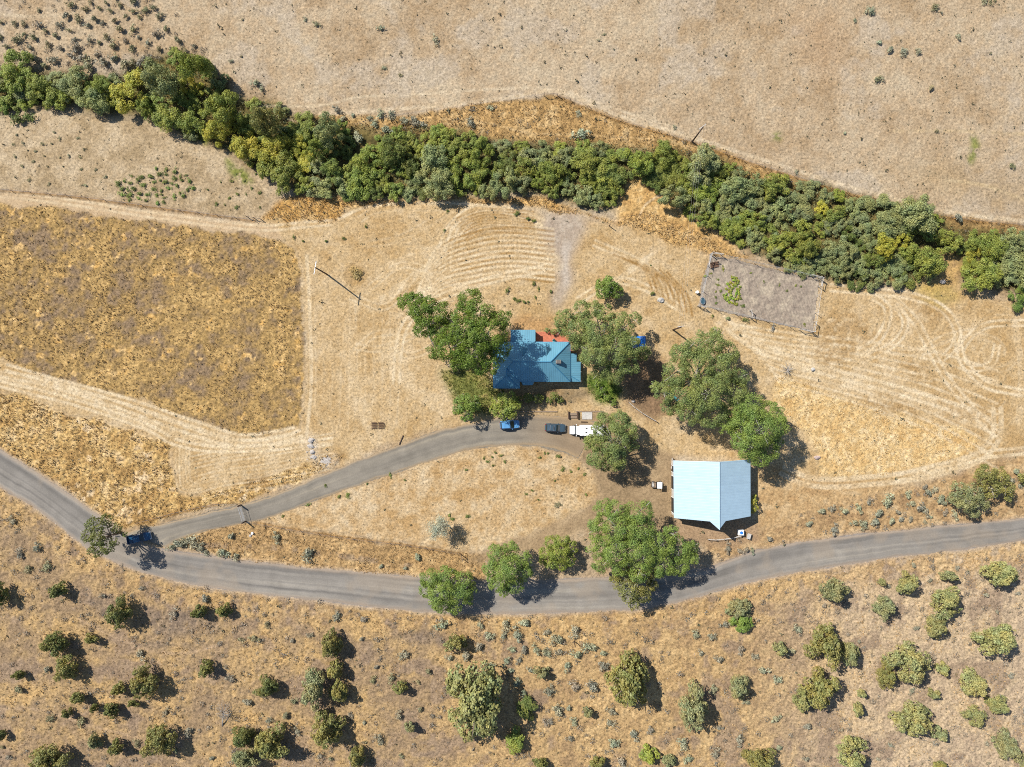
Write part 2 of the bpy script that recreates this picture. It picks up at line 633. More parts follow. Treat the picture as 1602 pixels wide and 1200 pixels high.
P_NWFLAT = [(-150, 210), (0, 190), (60, 170), (110, 175), (240, 192), (290, 214), (350, 235), (400, 270), (430, 300), (420, 320), (400, 342), (250, 324), (120, 306), (0, 294), (-150, 284)]
P_PATCH = [(845, 340), (870, 333), (905, 335), (922, 352), (906, 380), (898, 405), (893, 440), (886, 470), (880, 485), (864, 488), (866, 450), (872, 400), (856, 385), (845, 362)]
P_BARNYARD = [(800, 648), (960, 650), (1000, 690), (1055, 712), (1060, 730), (1052, 850), (1000, 830), (940, 815), (880, 846), (760, 880), (720, 876), (760, 862), (840, 832),
              (908, 802), (934, 775), (930, 745), (905, 715), (860, 700), (800, 690)]
P_BARNSIDE = [(1052, 805), (1190, 812), (1190, 850), (1150, 855), (1090, 852), (1050, 840)]
P_LAWN_W = [(690, 580), (740, 570), (770, 600), (790, 612), (770, 650), (720, 640), (700, 610)]
P_LAWN_E = [(918, 590), (950, 585), (975, 610), (970, 636), (935, 632), (918, 612)]
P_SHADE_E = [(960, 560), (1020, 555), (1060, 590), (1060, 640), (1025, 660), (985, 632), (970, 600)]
P_BED = [(800, 606), (925, 606), (930, 618), (880, 632), (815, 636), (795, 622)]
P_SLOPE = [(-150, 700), (0, 764), (60, 799), (110, 840), (170, 877), (230, 899), (300, 917), (400, 931), (500, 942), (600, 954), (680, 960), (760, 964), (850, 962), (1000, 957),
           (1100, 932), (1200, 907), (1300, 889), (1400, 874), (1500, 862), (1602, 848), (1752, 830), (1752, 1330), (-150, 1330)]
P_EVERGE = [(1100, 850), (1190, 830), (1290, 790), (1400, 768), (1500, 740), (1602, 712), (1752, 690), (1752, 800), (1602, 812), (1450, 826), (1350, 836), (1250, 850), (1170, 866), (1130, 880)]

ROAD_UP = [(-150, 617), (-60, 668), (0, 703), (60, 742), (110, 775), (150, 803), (190, 834), (230, 852), (270, 862), (330, 870), (400, 880), (500, 890), (600, 898), (680, 904), (760, 908),
           (850, 907), (930, 904), (1000, 902), (1060, 897), (1110, 888), (1140, 876), (1180, 862), (1250, 848), (1350, 835), (1450, 825), (1602, 811), (1752, 797)]
ROAD_LO = [(-150, 685), (-60, 730), (0, 763), (60, 798), (110, 839), (150, 866), (180, 880), (230, 898), (270, 908), (310, 916), (400, 929), (500, 940), (600, 952), (680, 958), (760, 961),
           (850, 959), (930, 957), (1000, 953), (1060, 942), (1110, 928), (1150, 917), (1200, 905), (1300, 887), (1400, 872), (1500, 860), (1602, 846), (1752, 828)]
DRIVE_UP = [(195, 836), (235, 824), (300, 808), (380, 789), (430, 775), (500, 745), (560, 721), (620, 699), (680, 676), (730, 664), (790, 652), (850, 651), (900, 654), (935, 662)]
DRIVE_LO = [(262, 856), (285, 842), (330, 829), (385, 818), (430, 807), (500, 781), (560, 759), (620, 739), (680, 719), (730, 704), (790, 697), (840, 698), (880, 707), (905, 716)]

nA, nB, nC, nD = fbm(90, 10), fbm(22, 20), fbm(7, 30, 3), fbm(3, 40, 2)
nE, nF, nG = fbm(45, 50), fbm(12, 60), vnoise(2, 70)

# open pasture on the far side of the creek
C = shade((208, 188, 157), (198, 174, 141), (180, 153, 118), by=np.clip(nA * 0.45 + nB * 0.35 + nC * 0.3 - 0.02, 0, 1))
C = C * (0.86 + 0.28 * (nC * 0.5 + nD * 0.5))[..., None]
gm = sstep(fbm(60, 77), 0.60, 0.85)[..., None]
C = C * (1 - 0.55 * gm) + shade((206, 190, 168), (192, 176, 152), by=nC) * 0.55 * gm
amp = np.full((PH, PW), 0.05, np.float32)
grain = np.full((PH, PW), 1.0, np.float32)


def lay(m, col, a=None, g=None):
    global C, amp, grain
    k = m[..., None]
    C = C * (1 - k) + col * k
    if a is not None:
        amp = amp * (1 - m) + a * m
    if g is not None:
        grain = grain * (1 - m) + g * m


lay(pmask(P_NWFLAT, 6), shade((208, 186, 152), (196, 172, 136), (176, 152, 116), by=nB * 0.6 + nC * 0.4), 0.05, 1.0)
lay(pmask(P_SLOPE, 3), (lambda t: shade((158, 134, 106), (174, 147, 113), (188, 158, 115), (210, 174, 120), by=t))(np.clip(nE * 0.5 + nF * 0.4 + nC * 0.2, 0, 1)), 0.11, 1.15)
# the slope pales towards the east
east = (sstep(WX, 1080, 1420) * pmask(P_SLOPE, 3))
lay(east * 0.9, shade((190, 166, 138), (208, 184, 152), (218, 192, 154), by=np.clip(nE * 0.4 + nF * 0.4 + nC * 0.3, 0, 1)))
midm = sstep(WX, 650, 760) * (1 - sstep(WX, 1120, 1300)) * pmask(P_SLOPE, 3)
lay(midm * 0.6, shade((184, 150, 106), (208, 172, 118), (222, 190, 140), by=np.clip(nE * 0.4 + nF * 0.5 + nC * 0.2, 0, 1)))
dirt = sstep(fbm(38, 91), 0.58, 0.78) * pmask(P_SLOPE, 3)
lay(dirt * 0.7, shade((150, 128, 108), (172, 148, 124), by=nC), 0.06)
# golden band right under the road
lay(sstep(-dist_line(ROAD_LO, 70), -62, -14) * pmask(P_SLOPE, 2) * 0.6 * sstep(nF, 0.15, 0.5), shade((178, 142, 92), (204, 166, 110), (220, 186, 132), by=nC * 0.5 + nF * 0.5), 0.12)
# goat path on the slope
for ln in ([(-20, 1112), (40, 1108), (90, 1118), (150, 1138), (215, 1155), (270, 1185), (310, 1210)], [(125, 968), (155, 985), (190, 1000), (235, 1018), (290, 1022), (340, 1010)]):
    lay(sstep(-dist_line(smooth_line(ln), 8), -3.4, -1.0) * 0.55, shade((206, 176, 142), (196, 166, 130), by=nC), 0.02)

lay(pmask(P_YARD, 4), shade((218, 192, 152), (210, 180, 134), (196, 162, 112), by=np.clip(nA * 0.35 + nB * 0.4 + nC * 0.3, 0, 1)), 0.045, 1.0)
lay(pmask(P_LAWNTRI, 3), shade((222, 198, 160), (212, 182, 138), (196, 160, 110), by=np.clip(nB * 0.5 + nC * 0.4 + nE * 0.15, 0, 1)), 0.05, 1.1)
lay(pmask(P_VERGE, 2), shade((170, 138, 94), (196, 160, 110), (218, 184, 132), by=nF * 0.6 + nC * 0.4), 0.12, 1.2)
vg = sstep(-np.abs(dist_line([(300, 852), (420, 856), (520, 868), (640, 884)], 14)), -7, -2) * sstep(nF, 0.3, 0.6)
lay(vg * 0.6, shade((120, 104, 94), (150, 130, 112), by=nC))
lay(pmask([(1175, 715), (1230, 730), (1295, 752), (1400, 760), (1400, 775), (1290, 800), (1190, 836), (1180, 800)], 5), shade((214, 184, 140), (204, 170, 122), (190, 154, 108), by=nF * 0.6 + nC * 0.4), 0.06, 1.0)
lay(pmask(P_EVERGE, 4), shade((170, 138, 100), (196, 162, 116), (214, 184, 140), by=nF * 0.6 + nC * 0.4), 0.09, 1.1)
gold = np.clip(0.42 * nB + 0.25 * nE + 0.26 * nC + 0.22 * nA - 0.10 + 0.10 * sstep(WX + WY, 500, 950), 0, 1)
gold = np.clip((gold - 0.47) * 1.55 + 0.47, 0, 1)
lay(pmask(P_GOLD, 1), shade((154, 130, 102), (166, 138, 96), (182, 149, 94), (206, 171, 112), by=gold), 0.12, 1.2)
lay(pmask(P_GOLD, 1) * sstep(fbm(14, 140), 0.80, 0.95), shade((226, 190, 132), (214, 170, 100), by=nC))
lay(pmask(P_GOLD2, 2), shade((166, 132, 84), (194, 156, 98), (216, 180, 118), (232, 200, 146), by=np.clip(nE * 0.45 + nF * 0.5 + nC * 0.15, 0, 1)), 0.17, 1.3)
lay(pmask(P_GOLD2, 2) * sstep(fbm(16, 150), 0.74, 0.9) * sstep(gx[None, :] + 0 * WY, 60, 130), shade((236, 210, 170), (222, 188, 136), by=nC))
lay(pmask(P_STRAW, 3), shade((214, 174, 114), (230, 196, 138), (242, 216, 168), by=np.clip(nF * 0.55 + nB * 0.3 + nC * 0.25, 0, 1)), 0.09, 1.0)
lay(pmask(P_NSTRIP, 2), shade((156, 128, 86), (184, 148, 96), (204, 166, 110), (218, 186, 134), by=np.clip(nF * 0.5 + nE * 0.35 + nC * 0.2, 0, 1)), 0.13, 1.25)
lay(pmask(P_SSTRIP, 3), shade((190, 146, 84), (216, 172, 104), (230, 194, 136), by=np.clip(nF * 0.6 + nC * 0.4, 0, 1)), 0.14, 1.2)
lay(pmask(P_CREEK, 6), shade((86, 80, 50), (116, 104, 62), (150, 130, 80), by=nF * 0.6 + nC * 0.4), 0.10, 1.1)
lay(pmask([(1475, 400), (1500, 400), (1505, 440), (1480, 452), (1440, 455), (1455, 435)], 4), shade((190, 156, 108), (206, 170, 110), by=nC))
lay(pmask([(985, 285), (1008, 276), (1050, 312), (1100, 352), (1160, 390), (1120, 400), (1060, 384), (1000, 350), (960, 340), (965, 318)], 4), shade((190, 150, 94), (216, 176, 114), (230, 196, 140), by=nF * 0.6 + nC * 0.4), 0.12, 1.2)
lay(pmask(P_NWTRACK, 2), shade((214, 186, 148), (204, 174, 134), by=nF * 0.5 + nC * 0.5), 0.03, 0.7)
lay(pmask(P_PATCH, 7) * 0.95, shade((176, 156, 136), (190, 172, 152), (204, 188, 168), by=nF * 0.5 + nC * 0.5), 0.02, 0.6)
lay(pmask([(886, 372), (896, 374), (890, 420), (884, 462), (878, 460), (882, 400)], 4) * 0.8, shade((214, 200, 182), (224, 212, 196), by=nC))
lay(pmask(P_BARNYARD, 4) * 0.92, shade((156, 132, 100), (172, 146, 112), (186, 160, 124), by=nE * 0.5 + nC * 0.5), 0.025, 0.7)
lay(pmask(P_BARNSIDE, 4) * 0.8, shade((188, 156, 122), (172, 142, 110), by=nC), 0.03, 0.8)
lay(pmask(P_LAWN_W, 6) * 0.9, shade((94, 108, 44), (130, 136, 66), (168, 152, 92), by=nF * 0.6 + nC * 0.4), 0.09, 1.2)
lay(pmask(P_LAWN_E, 5) * 0.95, shade((82, 112, 40), (110, 136, 54), (150, 152, 76), by=nF * 0.6 + nC * 0.4), 0.09, 1.2)
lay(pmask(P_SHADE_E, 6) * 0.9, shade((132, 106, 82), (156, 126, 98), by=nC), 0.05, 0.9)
lay(pmask(P_BED, 4) * 0.7, shade((122, 104, 78), (150, 124, 90), by=nC), 0.05, 0.9)
lay(pmask([(800, 498), (838, 490), (862, 500), (862, 522), (800, 516)], 5) * 0.8, shade((182, 142, 96), (200, 156, 104), by=nC))
lay(pmask([(1375, 262), (1500, 255), (1602, 290), (1752, 320), (1752, 350), (1600, 330), (1480, 300)], 14) * 0.5, shade((168, 140, 98), (190, 160, 116), by=nC))
lay(pmask([(1220, 20), (1300, 10), (1330, 60), (1300, 140), (1270, 120), (1240, 60)], 25) * 0.45, shade((186, 146, 104), (176, 138, 98), by=nC))
for gp in ([(1518, 212), (1526, 210), (1530, 232), (1522, 256), (1512, 250)], [(1206, 212), (1222, 214), (1220, 222), (1206, 222)], [(350, 245), (380, 262), (396, 290), (380, 292), (356, 268)],
           [(60, 152), (130, 160), (200, 170), (250, 184), (320, 226), (330, 218), (260, 172), (180, 158), (110, 146)], [(120, 140), (170, 142), (180, 165), (120, 160)]):
    lay(pmask(gp, 3) * 0.85 * sstep(nC, 0.1, 0.4), shade((104, 122, 40), (140, 146, 66), by=nD))
lay(pmask([(1418, 440), (1490, 445), (1500, 470), (1470, 482), (1440, 470)], 6) * 0.6, shade((192, 166, 80), (212, 180, 104), by=nC))
# rocky grey ground on the slope and stone track
for gp in ([(225, 950), (320, 960), (350, 990), (300, 1000), (240, 990)], [(205, 1000), (300, 1008), (330, 1004), (300, 1016), (230, 1016)], [(130, 940), (165, 935), (160, 965), (140, 958)],
           [(610, 990), (690, 985), (700, 1005), (630, 1010)]):
    lay(pmask(gp, 4) * 0.6, shade((118, 106, 98), (150, 132, 116), by=nD), 0.12)


TRK = np.zeros((PH, PW), np.float32)


# worn lines: wheel tracks, mower passes, animal paths
def track(pts, half=1.6, k=0.5, col=((239, 217, 180), (229, 205, 165)), soft=1.4):
    global TRK
    k = min(k * 2.3, 0.98)
    d = dist_line(smooth_line(pts), half + soft + 2)
    m = sstep(-d, -(half + soft), -max(half - soft * 0.3, 0.2)) * k * np.clip(0.25 + 1.1 * nF, 0, 1)
    lay(m, shade(col[0], col[1], by=nC), 0.02)
    TRK = np.maximum(TRK, m)


def twin(pts, gap=11, **kw):
    P = smooth_line(pts, 10)
    T = np.gradient(P, axis=0)
    Nn = np.stack([-T[:, 1], T[:, 0]], 1) / np.maximum(np.hypot(T[:, 0], T[:, 1]), 1e-6)[:, None]
    track(P + Nn * gap / 2, **kw)
    track(P - Nn * gap / 2, **kw)


for pts in ([(0, 585), (80, 600), (180, 632), (270, 665), (350, 690), (420, 692), (470, 678)], [(10, 575), (90, 598), (200, 628), (300, 662), (380, 684), (460, 674)],
            [(0, 600), (120, 630), (230, 668), (270, 690), (330, 702), (420, 700), (520, 690)]):
    twin(pts, gap=9, half=1.8, k=0.55)
twin([(-60, 297), (100, 315), (250, 338), (400, 356), (470, 352), (520, 348)], gap=8, half=1.6, k=0.35)
track([(480, 400), (485, 500), (487, 600), (480, 680)], 2.2, 0.35)
for x in range(480, 640, 13):
    j = rnd.uniform(-3, 3)
    track([(x + j, 520 + rnd.uniform(-60, 30)), (x + 1, 600), (x + j * 0.5 - 2, 660 + rnd.uniform(-30, 30))], 0.9, rnd.uniform(.06, .2))
twin([(690, 390), (702, 360), (725, 335), (752, 325), (800, 330), (850, 348)], gap=9, half=1.4, k=0.6)
twin([(700, 420), (704, 380), (712, 356)], gap=9, half=1.2, k=0.4)
track([(530, 342), (580, 322), (660, 317), (740, 320), (800, 330)], 2, 0.5)
for i in range(11):
    y = 352 + i * 8
    track([(640 + i * 2, 500 - i * 2), (680 + i, y + 40 - i * 2), (740, y + 8), (800, y), (868, y + 6)], 1.0, rnd.uniform(.25, .6))
    track([(642 + i * 2, 505 - i * 2), (683 + i, y + 44 - i * 2), (742, y + 12), (800, y + 4), (866, y + 10)], 1.2, rnd.uniform(.15, .4), ((180, 140, 84), (168, 130, 76)))
for i in range(9):
    y = 327 + i * 4.5
    track([(715 + i * 2, y + 14), (760, y), (835, y + 4)], 0.9, 0.35, ((168, 130, 78), (178, 140, 86)))
twin([(620, 600), (625, 540), (640, 500), (680, 470), (760, 440), (850, 420)], gap=10, half=1.6, k=0.45)
track([(600, 470), (640, 440), (690, 400)], 6, 0.25)
twin([(905, 470), (960, 440), (1010, 450), (1060, 480)], gap=10, half=1.5, k=0.5)
twin([(930, 380), (1000, 410), (1040, 440), (1070, 490)], gap=9, half=1.4, k=0.35)
track([(940, 460), (990, 420), (1020, 400)], 4, 0.35)
for i in range(8):
    track([(960 + i * 12, 398 + i * 4), (1005 + i * 10, 420 + i * 6), (1020 + i * 9, 452 + i * 6)], 1.2, 0.4, ((176, 136, 80), (166, 128, 74)))
# east yard loops
twin([(1300, 450), (1360, 455), (1420, 462), (1470, 480), (1495, 510), (1505, 560), (1540, 600), (1600, 615)], gap=10, half=1.6, k=0.55)
twin([(1368, 465), (1388, 480), (1386, 510), (1370, 535), (1345, 550)], gap=10, half=1.6, k=0.6)
twin([(1385, 465), (1412, 490), (1415, 515), (1395, 540), (1355, 560)], gap=9, half=1.4, k=0.5)
twin([(1395, 466), (1430, 500), (1455, 545), (1480, 590), (1520, 640), (1560, 680)], gap=10, half=1.7, k=0.6)
twin([(1500, 520), (1490, 545), (1475, 560)], gap=9, half=1.3, k=0.4)
twin([(1602, 505), (1540, 510), (1505, 545), (1512, 575), (1550, 570), (1560, 540)], gap=9, half=1.3, k=0.4)
for i in range(10):
    y = 520 + i * 9
    track([(1140 + i * 8, y - 14), (1230, y), (1340, y + 12 + i * 2), (1460, y + 30 + i * 5), (1560, y + 60 + i * 8)], 1.5, 0.36)
twin([(1130, 500), (1180, 540), (1260, 570), (1400, 610), (1500, 640), (1545, 660)], gap=12, half=2.2, k=0.4)
track([(1586, 500), (1598, 580), (1594, 660)], 5, 0.16)
twin([(1560, 640), (1560, 670), (1552, 695), (1520, 720), (1440, 742), (1360, 752), (1295, 756), (1255, 750), (1225, 736)], gap=12, half=3.5, k=0.34)
twin([(1602, 705), (1540, 712), (1480, 728), (1400, 748)], gap=10, half=2, k=0.5)
for cx, cy, rr in ((1540, 620, 30), (1560, 560, 26)):
    twin([(cx + rr * math.cos(a), cy + rr * 0.7 * math.sin(a)) for a in np.linspace(0.3, 3.6, 10)], gap=8, half=1.0, k=0.12)
for gp in ([(1280, 500), (1340, 490), (1370, 520), (1330, 560), (1290, 580), (1275, 540)], [(1425, 470), (1470, 480), (1480, 500), (1440, 500)], [(1400, 560), (1460, 570), (1440, 600)],
           [(1470, 640), (1520, 620), (1540, 650), (1500, 660)], [(1330, 630), (1400, 610), (1440, 640), (1380, 650)]):
    lay(pmask(gp, 7) * 0.5 * sstep(nC, 0.2, 0.6), shade((158, 122, 74), (178, 140, 88), by=nD))
track([(700, 640), (640, 600), (612, 540), (625, 490), (670, 455), (760, 430), (870, 412)], 13, 0.16)
track([(590, 690), (560, 620), (545, 540), (560, 470), (610, 420), (690, 390)], 9, 0.12)
track([(1130, 500), (1200, 545), (1300, 590), (1420, 620), (1530, 655)], 14, 0.16)
track([(0, 592), (120, 620), (250, 668), (350, 695), (470, 688)], 8, 0.2)
rt = random.Random(44)
for i in range(16):
    cx, cy, rr_ = rt.uniform(1300, 1580), rt.uniform(480, 640), rt.uniform(35, 150)
    a0 = rt.uniform(0, 6.28)
    arc = [(cx + rr_ * math.cos(a0 + t), cy + rr_ * .6 * math.sin(a0 + t)) for t in np.linspace(0, rt.uniform(.9, 2.4), 8)]
    if all(1180 < q[0] < 1660 and 465 < q[1] < 690 for q in arc):
        twin(arc, gap=9, half=rt.uniform(.7, 1.3), k=rt.uniform(.08, .28))
for i in range(14):
    x0, y0 = rt.uniform(540, 660), rt.uniform(340, 560)
    twin([(x0, y0), (x0 + rt.uniform(30, 60), y0 + rt.uniform(-40, 20)), (x0 + rt.uniform(90, 160), y0 + rt.uniform(-70, 10))], gap=9, half=1.0, k=rt.uniform(.12, .3))
# mown pocket south of the golden field
for i in range(12):
    y = 700 + i * 6.2
    track([(300 + i * 1.5, y + 14), (350, y + 4), (410, y - 4), (470, y - 14), (520, y - 22)], 0.8, rnd.uniform(.12, .42))
for i in range(5):
    track([(276 + i * 5, 700), (276 + i * 5, 740), (282 + i * 5, 768 - i * 3), (320, 770 - i * 6)], 0.8, rnd.uniform(.1, .35))
# pasture paths
track([(400, 165), (500, 165), (560, 152), (650, 148), (760, 140), (870, 140), (960, 170), (1060, 200)], 1.6, 0.45, ((222, 202, 170), (214, 192, 158)))
track([(500, 178), (600, 172), (700, 164), (800, 153), (872, 143), (960, 178), (1075, 212), (1200, 252), (1350, 298), (1480, 330), (1602, 346)], 2.6, 0.45, ((224, 204, 172), (214, 190, 154)))
track([(690, 186), (760, 192), (830, 208), (930, 212), (1040, 220), (1080, 232)], 1.1, 0.6, ((222, 190, 140), (214, 180, 126)))
track([(430, 180), (470, 190), (480, 182)], 1.6, 0.5, ((206, 184, 152), (196, 172, 138)))
track([(1400, 205), (1500, 205), (1602, 210)], 2.0, 0.3, ((216, 192, 152), (206, 180, 138)))
track([(1480, 282), (1540, 290), (1602, 312)], 2.0, 0.35, ((216, 192, 152), (206, 180, 138)))
track([(0, 22), (60, 26), (120, 20)], 2.0, 0.3, ((220, 200, 168), (210, 188, 154)))
track([(1040, 300), (1010, 320), (1000, 340)], 1.2, 0.5)
# dark weedy strip along fence lines
for ln in ([(-60, 291), (0, 298), (120, 309), (250, 326), (398, 346)], [(215, 819), (290, 799), (345, 788)], [(390, 816), (450, 827), (540, 841), (640, 854), (720, 867)],
           [(872, 152), (960, 187), (1083, 224), (1200, 264), (1350, 309), (1480, 340), (1602, 354)]):
    d = dist_line(smooth_line(ln), 8)
    lay(sstep(-d, -4.0, -1.0) * 0.6, shade((132, 98, 58), (166, 124, 70), by=nC), 0.18)
# bare earth ring about the lone tuft, spoil by the stones
lay(sstep(-np.hypot(WX - 557, WY - 428), -20, -12) * 0.5, shade((176, 140, 88), (190, 154, 100), by=nC), 0.1)
lay(pmask([(478, 682), (494, 680), (504, 716), (530, 712), (524, 734), (500, 736), (484, 722)], 5) * 0.6, shade((214, 196, 172), (200, 180, 152), by=nC))

# ground under the roads and garden: smooth and set a little low; a pale gravelly shoulder
m_road = pmask(ROAD_UP + ROAD_LO[::-1], 0, 0.35)
m_drive = pmask(DRIVE_UP + DRIVE_LO[::-1], 0, 0.35)
m_gard = pmask(P_GARDEN, 0, 0.3)
sh = np.clip(blur(m_road, 4) * 2.2, 0, 1) * (1 - m_road)
lay(sh * 0.75, shade((186, 162, 136), (204, 180, 150), by=nC), 0.05, 1.0)
shd = np.clip(blur(m_drive, 3) * 1.8, 0, 1) * (1 - m_drive)
lay(shd * 0.6, shade((208, 176, 132), (194, 162, 120), by=nC), 0.06, 1.0)
flat = np.clip(blur(np.maximum(np.maximum(m_road, m_drive), m_gard), 2) * 1.3, 0, 1)
lay(m_road, shade((160, 150, 140), (172, 160, 148), by=nC), 0.0, 0.5)
lay(np.maximum(m_drive, 0), shade((160, 148, 130), (150, 140, 124), by=nC), 0.0, 0.5)
amp *= (1 - flat)
RELIEF = ((fbm(4.5, 200, 2) - 0.5) * 1.3 + (fbm(11, 210, 2) - 0.5) * 0.8) * amp * 1.5 - flat * 0.05
# the creek bed lies lower, the far slope rolls gently
RELIEF += -0.5 * blur(pmask(P_CREEK, 10), 12)
C = C * (0.93 + 0.14 * nG)[..., None]


def sample(A, px, py):
    """bilinear, mirrored beyond the drawn plan"""
    u, v = np.asarray(px, np.float64) - PX0, np.asarray(py, np.float64) - PY0
    u = np.abs((u + PW) % (2 * PW) - PW)
    v = np.abs((v + PH) % (2 * PH) - PH)
    u, v = np.clip(u, 0, PW - 1.001), np.clip(v, 0, PH - 1.001)
    i, j = u.astype(int), v.astype(int)
    a, b = u - i, v - j
    if A.ndim == 3:
        a, b = a[..., None], b[..., None]
    return (A[j, i] * (1 - a) + A[j, i + 1] * a) * (1 - b) + (A[j + 1, i] * (1 - a) + A[j + 1, i + 1] * a) * b


def gz(px, py):
    return float(sample(RELIEF, px, py))


def add_attr(me, name, data, typ):
    at = me.attributes.new(name, typ, 'POINT')
    if typ == 'FLOAT_COLOR':
        d = np.ones((len(data), 4), np.float32)
        d[:, :3] = data
        at.data.foreach_set('color', d.ravel())
    else:
        at.data.foreach_set('value', np.ascontiguousarray(data, dtype=np.float32))


def grid_faces(ny, nx):
    idx = np.arange(ny * nx, dtype=np.int32).reshape(ny, nx)
    return np.stack([idx[:-1, :-1], idx[:-1, 1:], idx[1:, 1:], idx[1:, :-1]], -1).reshape(-1, 4)


far = np.concatenate([np.cumsum(0.5 * 1.09 ** np.arange(56)), np.array([900, 1300, 2000, 3200.])])
ax_ = np.arange(-137.0, 137.01, 0.24)
ay_ = np.arange(-105.0, 105.01, 0.24)
ax_ = np.concatenate([ax_[0] - far[::-1], ax_, ax_[-1] + far])
ay_ = np.concatenate([ay_[0] - far[::-1], ay_, ay_[-1] + far])
XX, YY = np.meshgrid(ax_, ay_)
PXX, PYY = XX / SC + CX, CY - YY / SC
ZZ = sample(RELIEF, PXX, PYY)
V = np.stack([XX, YY, ZZ], -1).reshape(-1, 3)
OUT = np.clip(np.maximum(np.abs(XX) - 139, np.abs(YY) - 107) / 14.0, 0, 1)      # beyond the drawn plan: plain dry range
CC = sample(C, PXX, PYY)
rg_ = np.random.default_rng(4)
CC = CC * (1 - OUT[..., None]) + np.array(alb(200, 172, 132)) * (0.9 + 0.2 * rg_.random(OUT.shape))[..., None] * OUT[..., None]
ZZ = ZZ * (1 - OUT)
V = np.stack([XX, YY, ZZ], -1).reshape(-1, 3)
me = np_mesh('ground', V, grid_faces(len(ay_), len(ax_)), [M_GROUND], True)
add_attr(me, 'albedo', np.clip(CC, 0, 0.85).reshape(-1, 3), 'FLOAT_COLOR')
add_attr(me, 'grain', sample(grain, PXX, PYY).ravel(), 'FLOAT')
ground = link(bpy.data.objects.new('ground', me))
tag(ground, 'dry tan grassland with mown yards, worn tracks and golden unmown fields', kind='structure')


def strip(name, up, lo, z, colour_fn, ncross, label):
    """a road sheet between two edge lines"""
    U, D = smooth_line(up, 4), smooth_line(lo, 4)

    def resamp(P, n):
        s = np.concatenate([[0], np.cumsum(np.hypot(*np.diff(P, axis=0).T))])
        t = np.linspace(0, s[-1], n)
        return np.stack([np.interp(t, s, P[:, 0]), np.interp(t, s, P[:, 1])], 1), t
    n = int(np.hypot(*np.diff(U, axis=0).T).sum() / 2.0)
    U, t = resamp(U, n)
    D, _ = resamp(D, n)
    r = np.random.default_rng(len(name))

    def wob(k):
        q = np.interp(np.arange(n), np.arange(0, n + k, k), r.normal(0, 1, len(np.arange(0, n + k, k))))
        return q
    U = U + np.stack([0 * t, wob(5) * 0.55 + wob(14) * 0.7 + r.normal(0, 0.25, n)], 1)
    D = D + np.stack([0 * t, wob(5) * 0.55 + wob(14) * 0.7 + r.normal(0, 0.25, n)], 1)
    v = np.linspace(0, 1, ncross)
    G = U[:, None] * (1 - v)[None, :, None] + D[:, None] * v[None, :, None]
    zz = np.full(G.shape[:2], z) - 0.05 * (np.abs(v - 0.5) > 0.47)[None, :]
    Vv = np.stack([(G[..., 0] - CX) * SC, (CY - G[..., 1]) * SC, zz], -1).reshape(-1, 3)
    F = grid_faces(n, ncross)
    m = np_mesh(name, Vv, F, [M_ROAD], True)
    tt, vv = np.meshgrid(t, v, indexing='ij')
    px, py = G[..., 0], G[..., 1]
    add_attr(m, 'albedo', np.clip(colour_fn(tt, vv, px, py), 0, 0.8).reshape(-1, 3), 'FLOAT_COLOR')
    add_attr(m, 'grain', np.ones(n * ncross), 'FLOAT')
    o = link(bpy.data.objects.new(name, m))
    tag(o, label, kind='structure')
    return o


def streaks(tt, vv, cols, nband, seed, along=220.):
    """wheel-polished bands that run along the road, broken up lengthwise"""
    r = np.random.default_rng(seed)
    nb = 60
    f = 0
    for sc_, a in ((nband, 1.0), (nband * 2.7, 0.5)):
        prof = r.random((int(tt.max() / along) + 3, int(nb)))
        prof = np.array([np.interp(np.linspace(0, 1, nb), np.linspace(0, 1, int(sc_)), r.random(int(sc_))) for _ in range(prof.shape[0])])
        i = (tt / along).astype(int)
        k = tt / along - i
        j = np.clip(vv * (nb - 1), 0, nb - 1.001)
        j0 = j.astype(int)
        jf = j - j0
        P = lambda ii: prof[ii, j0] * (1 - jf) + prof[ii, j0 + 1] * jf
        f = f + a * (P(i) * (1 - k) + P(i + 1) * k)
    f = f / 1.5
    f = np.clip((f - 0.5) * 1.5 + 0.5, 0, 1)
    Cc = [alb(*c) for c in cols]
    return np.stack([np.interp(f, np.linspace(0, 1, len(Cc)), [c[ch] for c in Cc]) for ch in range(3)], -1)


def road_col(tt, vv, px, py):
    c = streaks(tt, vv, [(130, 125, 118), (146, 140, 132), (160, 153, 143), (184, 175, 160)], 12, 3)
    n = sample(nF, px, py)[..., None]
    c = c * (0.90 + 0.20 * n)
    q = sstep(sample(nE, px, py), 0.5, 0.8)[..., None] * 0.45
    c = c * (1 - q) + alb(176, 160, 140) * q
    e = sstep(np.abs(vv - 0.5), 0.36, 0.5)[..., None] * 0.75
    return c * (1 - e) + alb(186, 166, 144) * e


def drive_col(tt, vv, px, py):
    c = streaks(tt, vv, [(138, 131, 119), (150, 142, 129), (159, 150, 135), (180, 168, 147)], 9, 5, 150.)
    n = sample(nF, px, py)[..., None]
    c = c * (0.9 + 0.2 * n)
    brown = sstep(px, 780, 900)[..., None] * 0.7
    c = c * (1 - brown) + alb(166, 140, 108) * brown * (0.9 + 0.2 * n)
    e = sstep(np.abs(vv - 0.5), 0.38, 0.5)[..., None] * 0.7
    return c * (1 - e) + alb(194, 166, 128) * e


strip('gravel_road', ROAD_UP, ROAD_LO, 0.012, road_col, 36, 'grey gravel county road curving across below the ranch')
strip('driveway', DRIVE_UP, DRIVE_LO, 0.030, drive_col, 24, 'narrow grey gravel driveway leading from the road to the house')

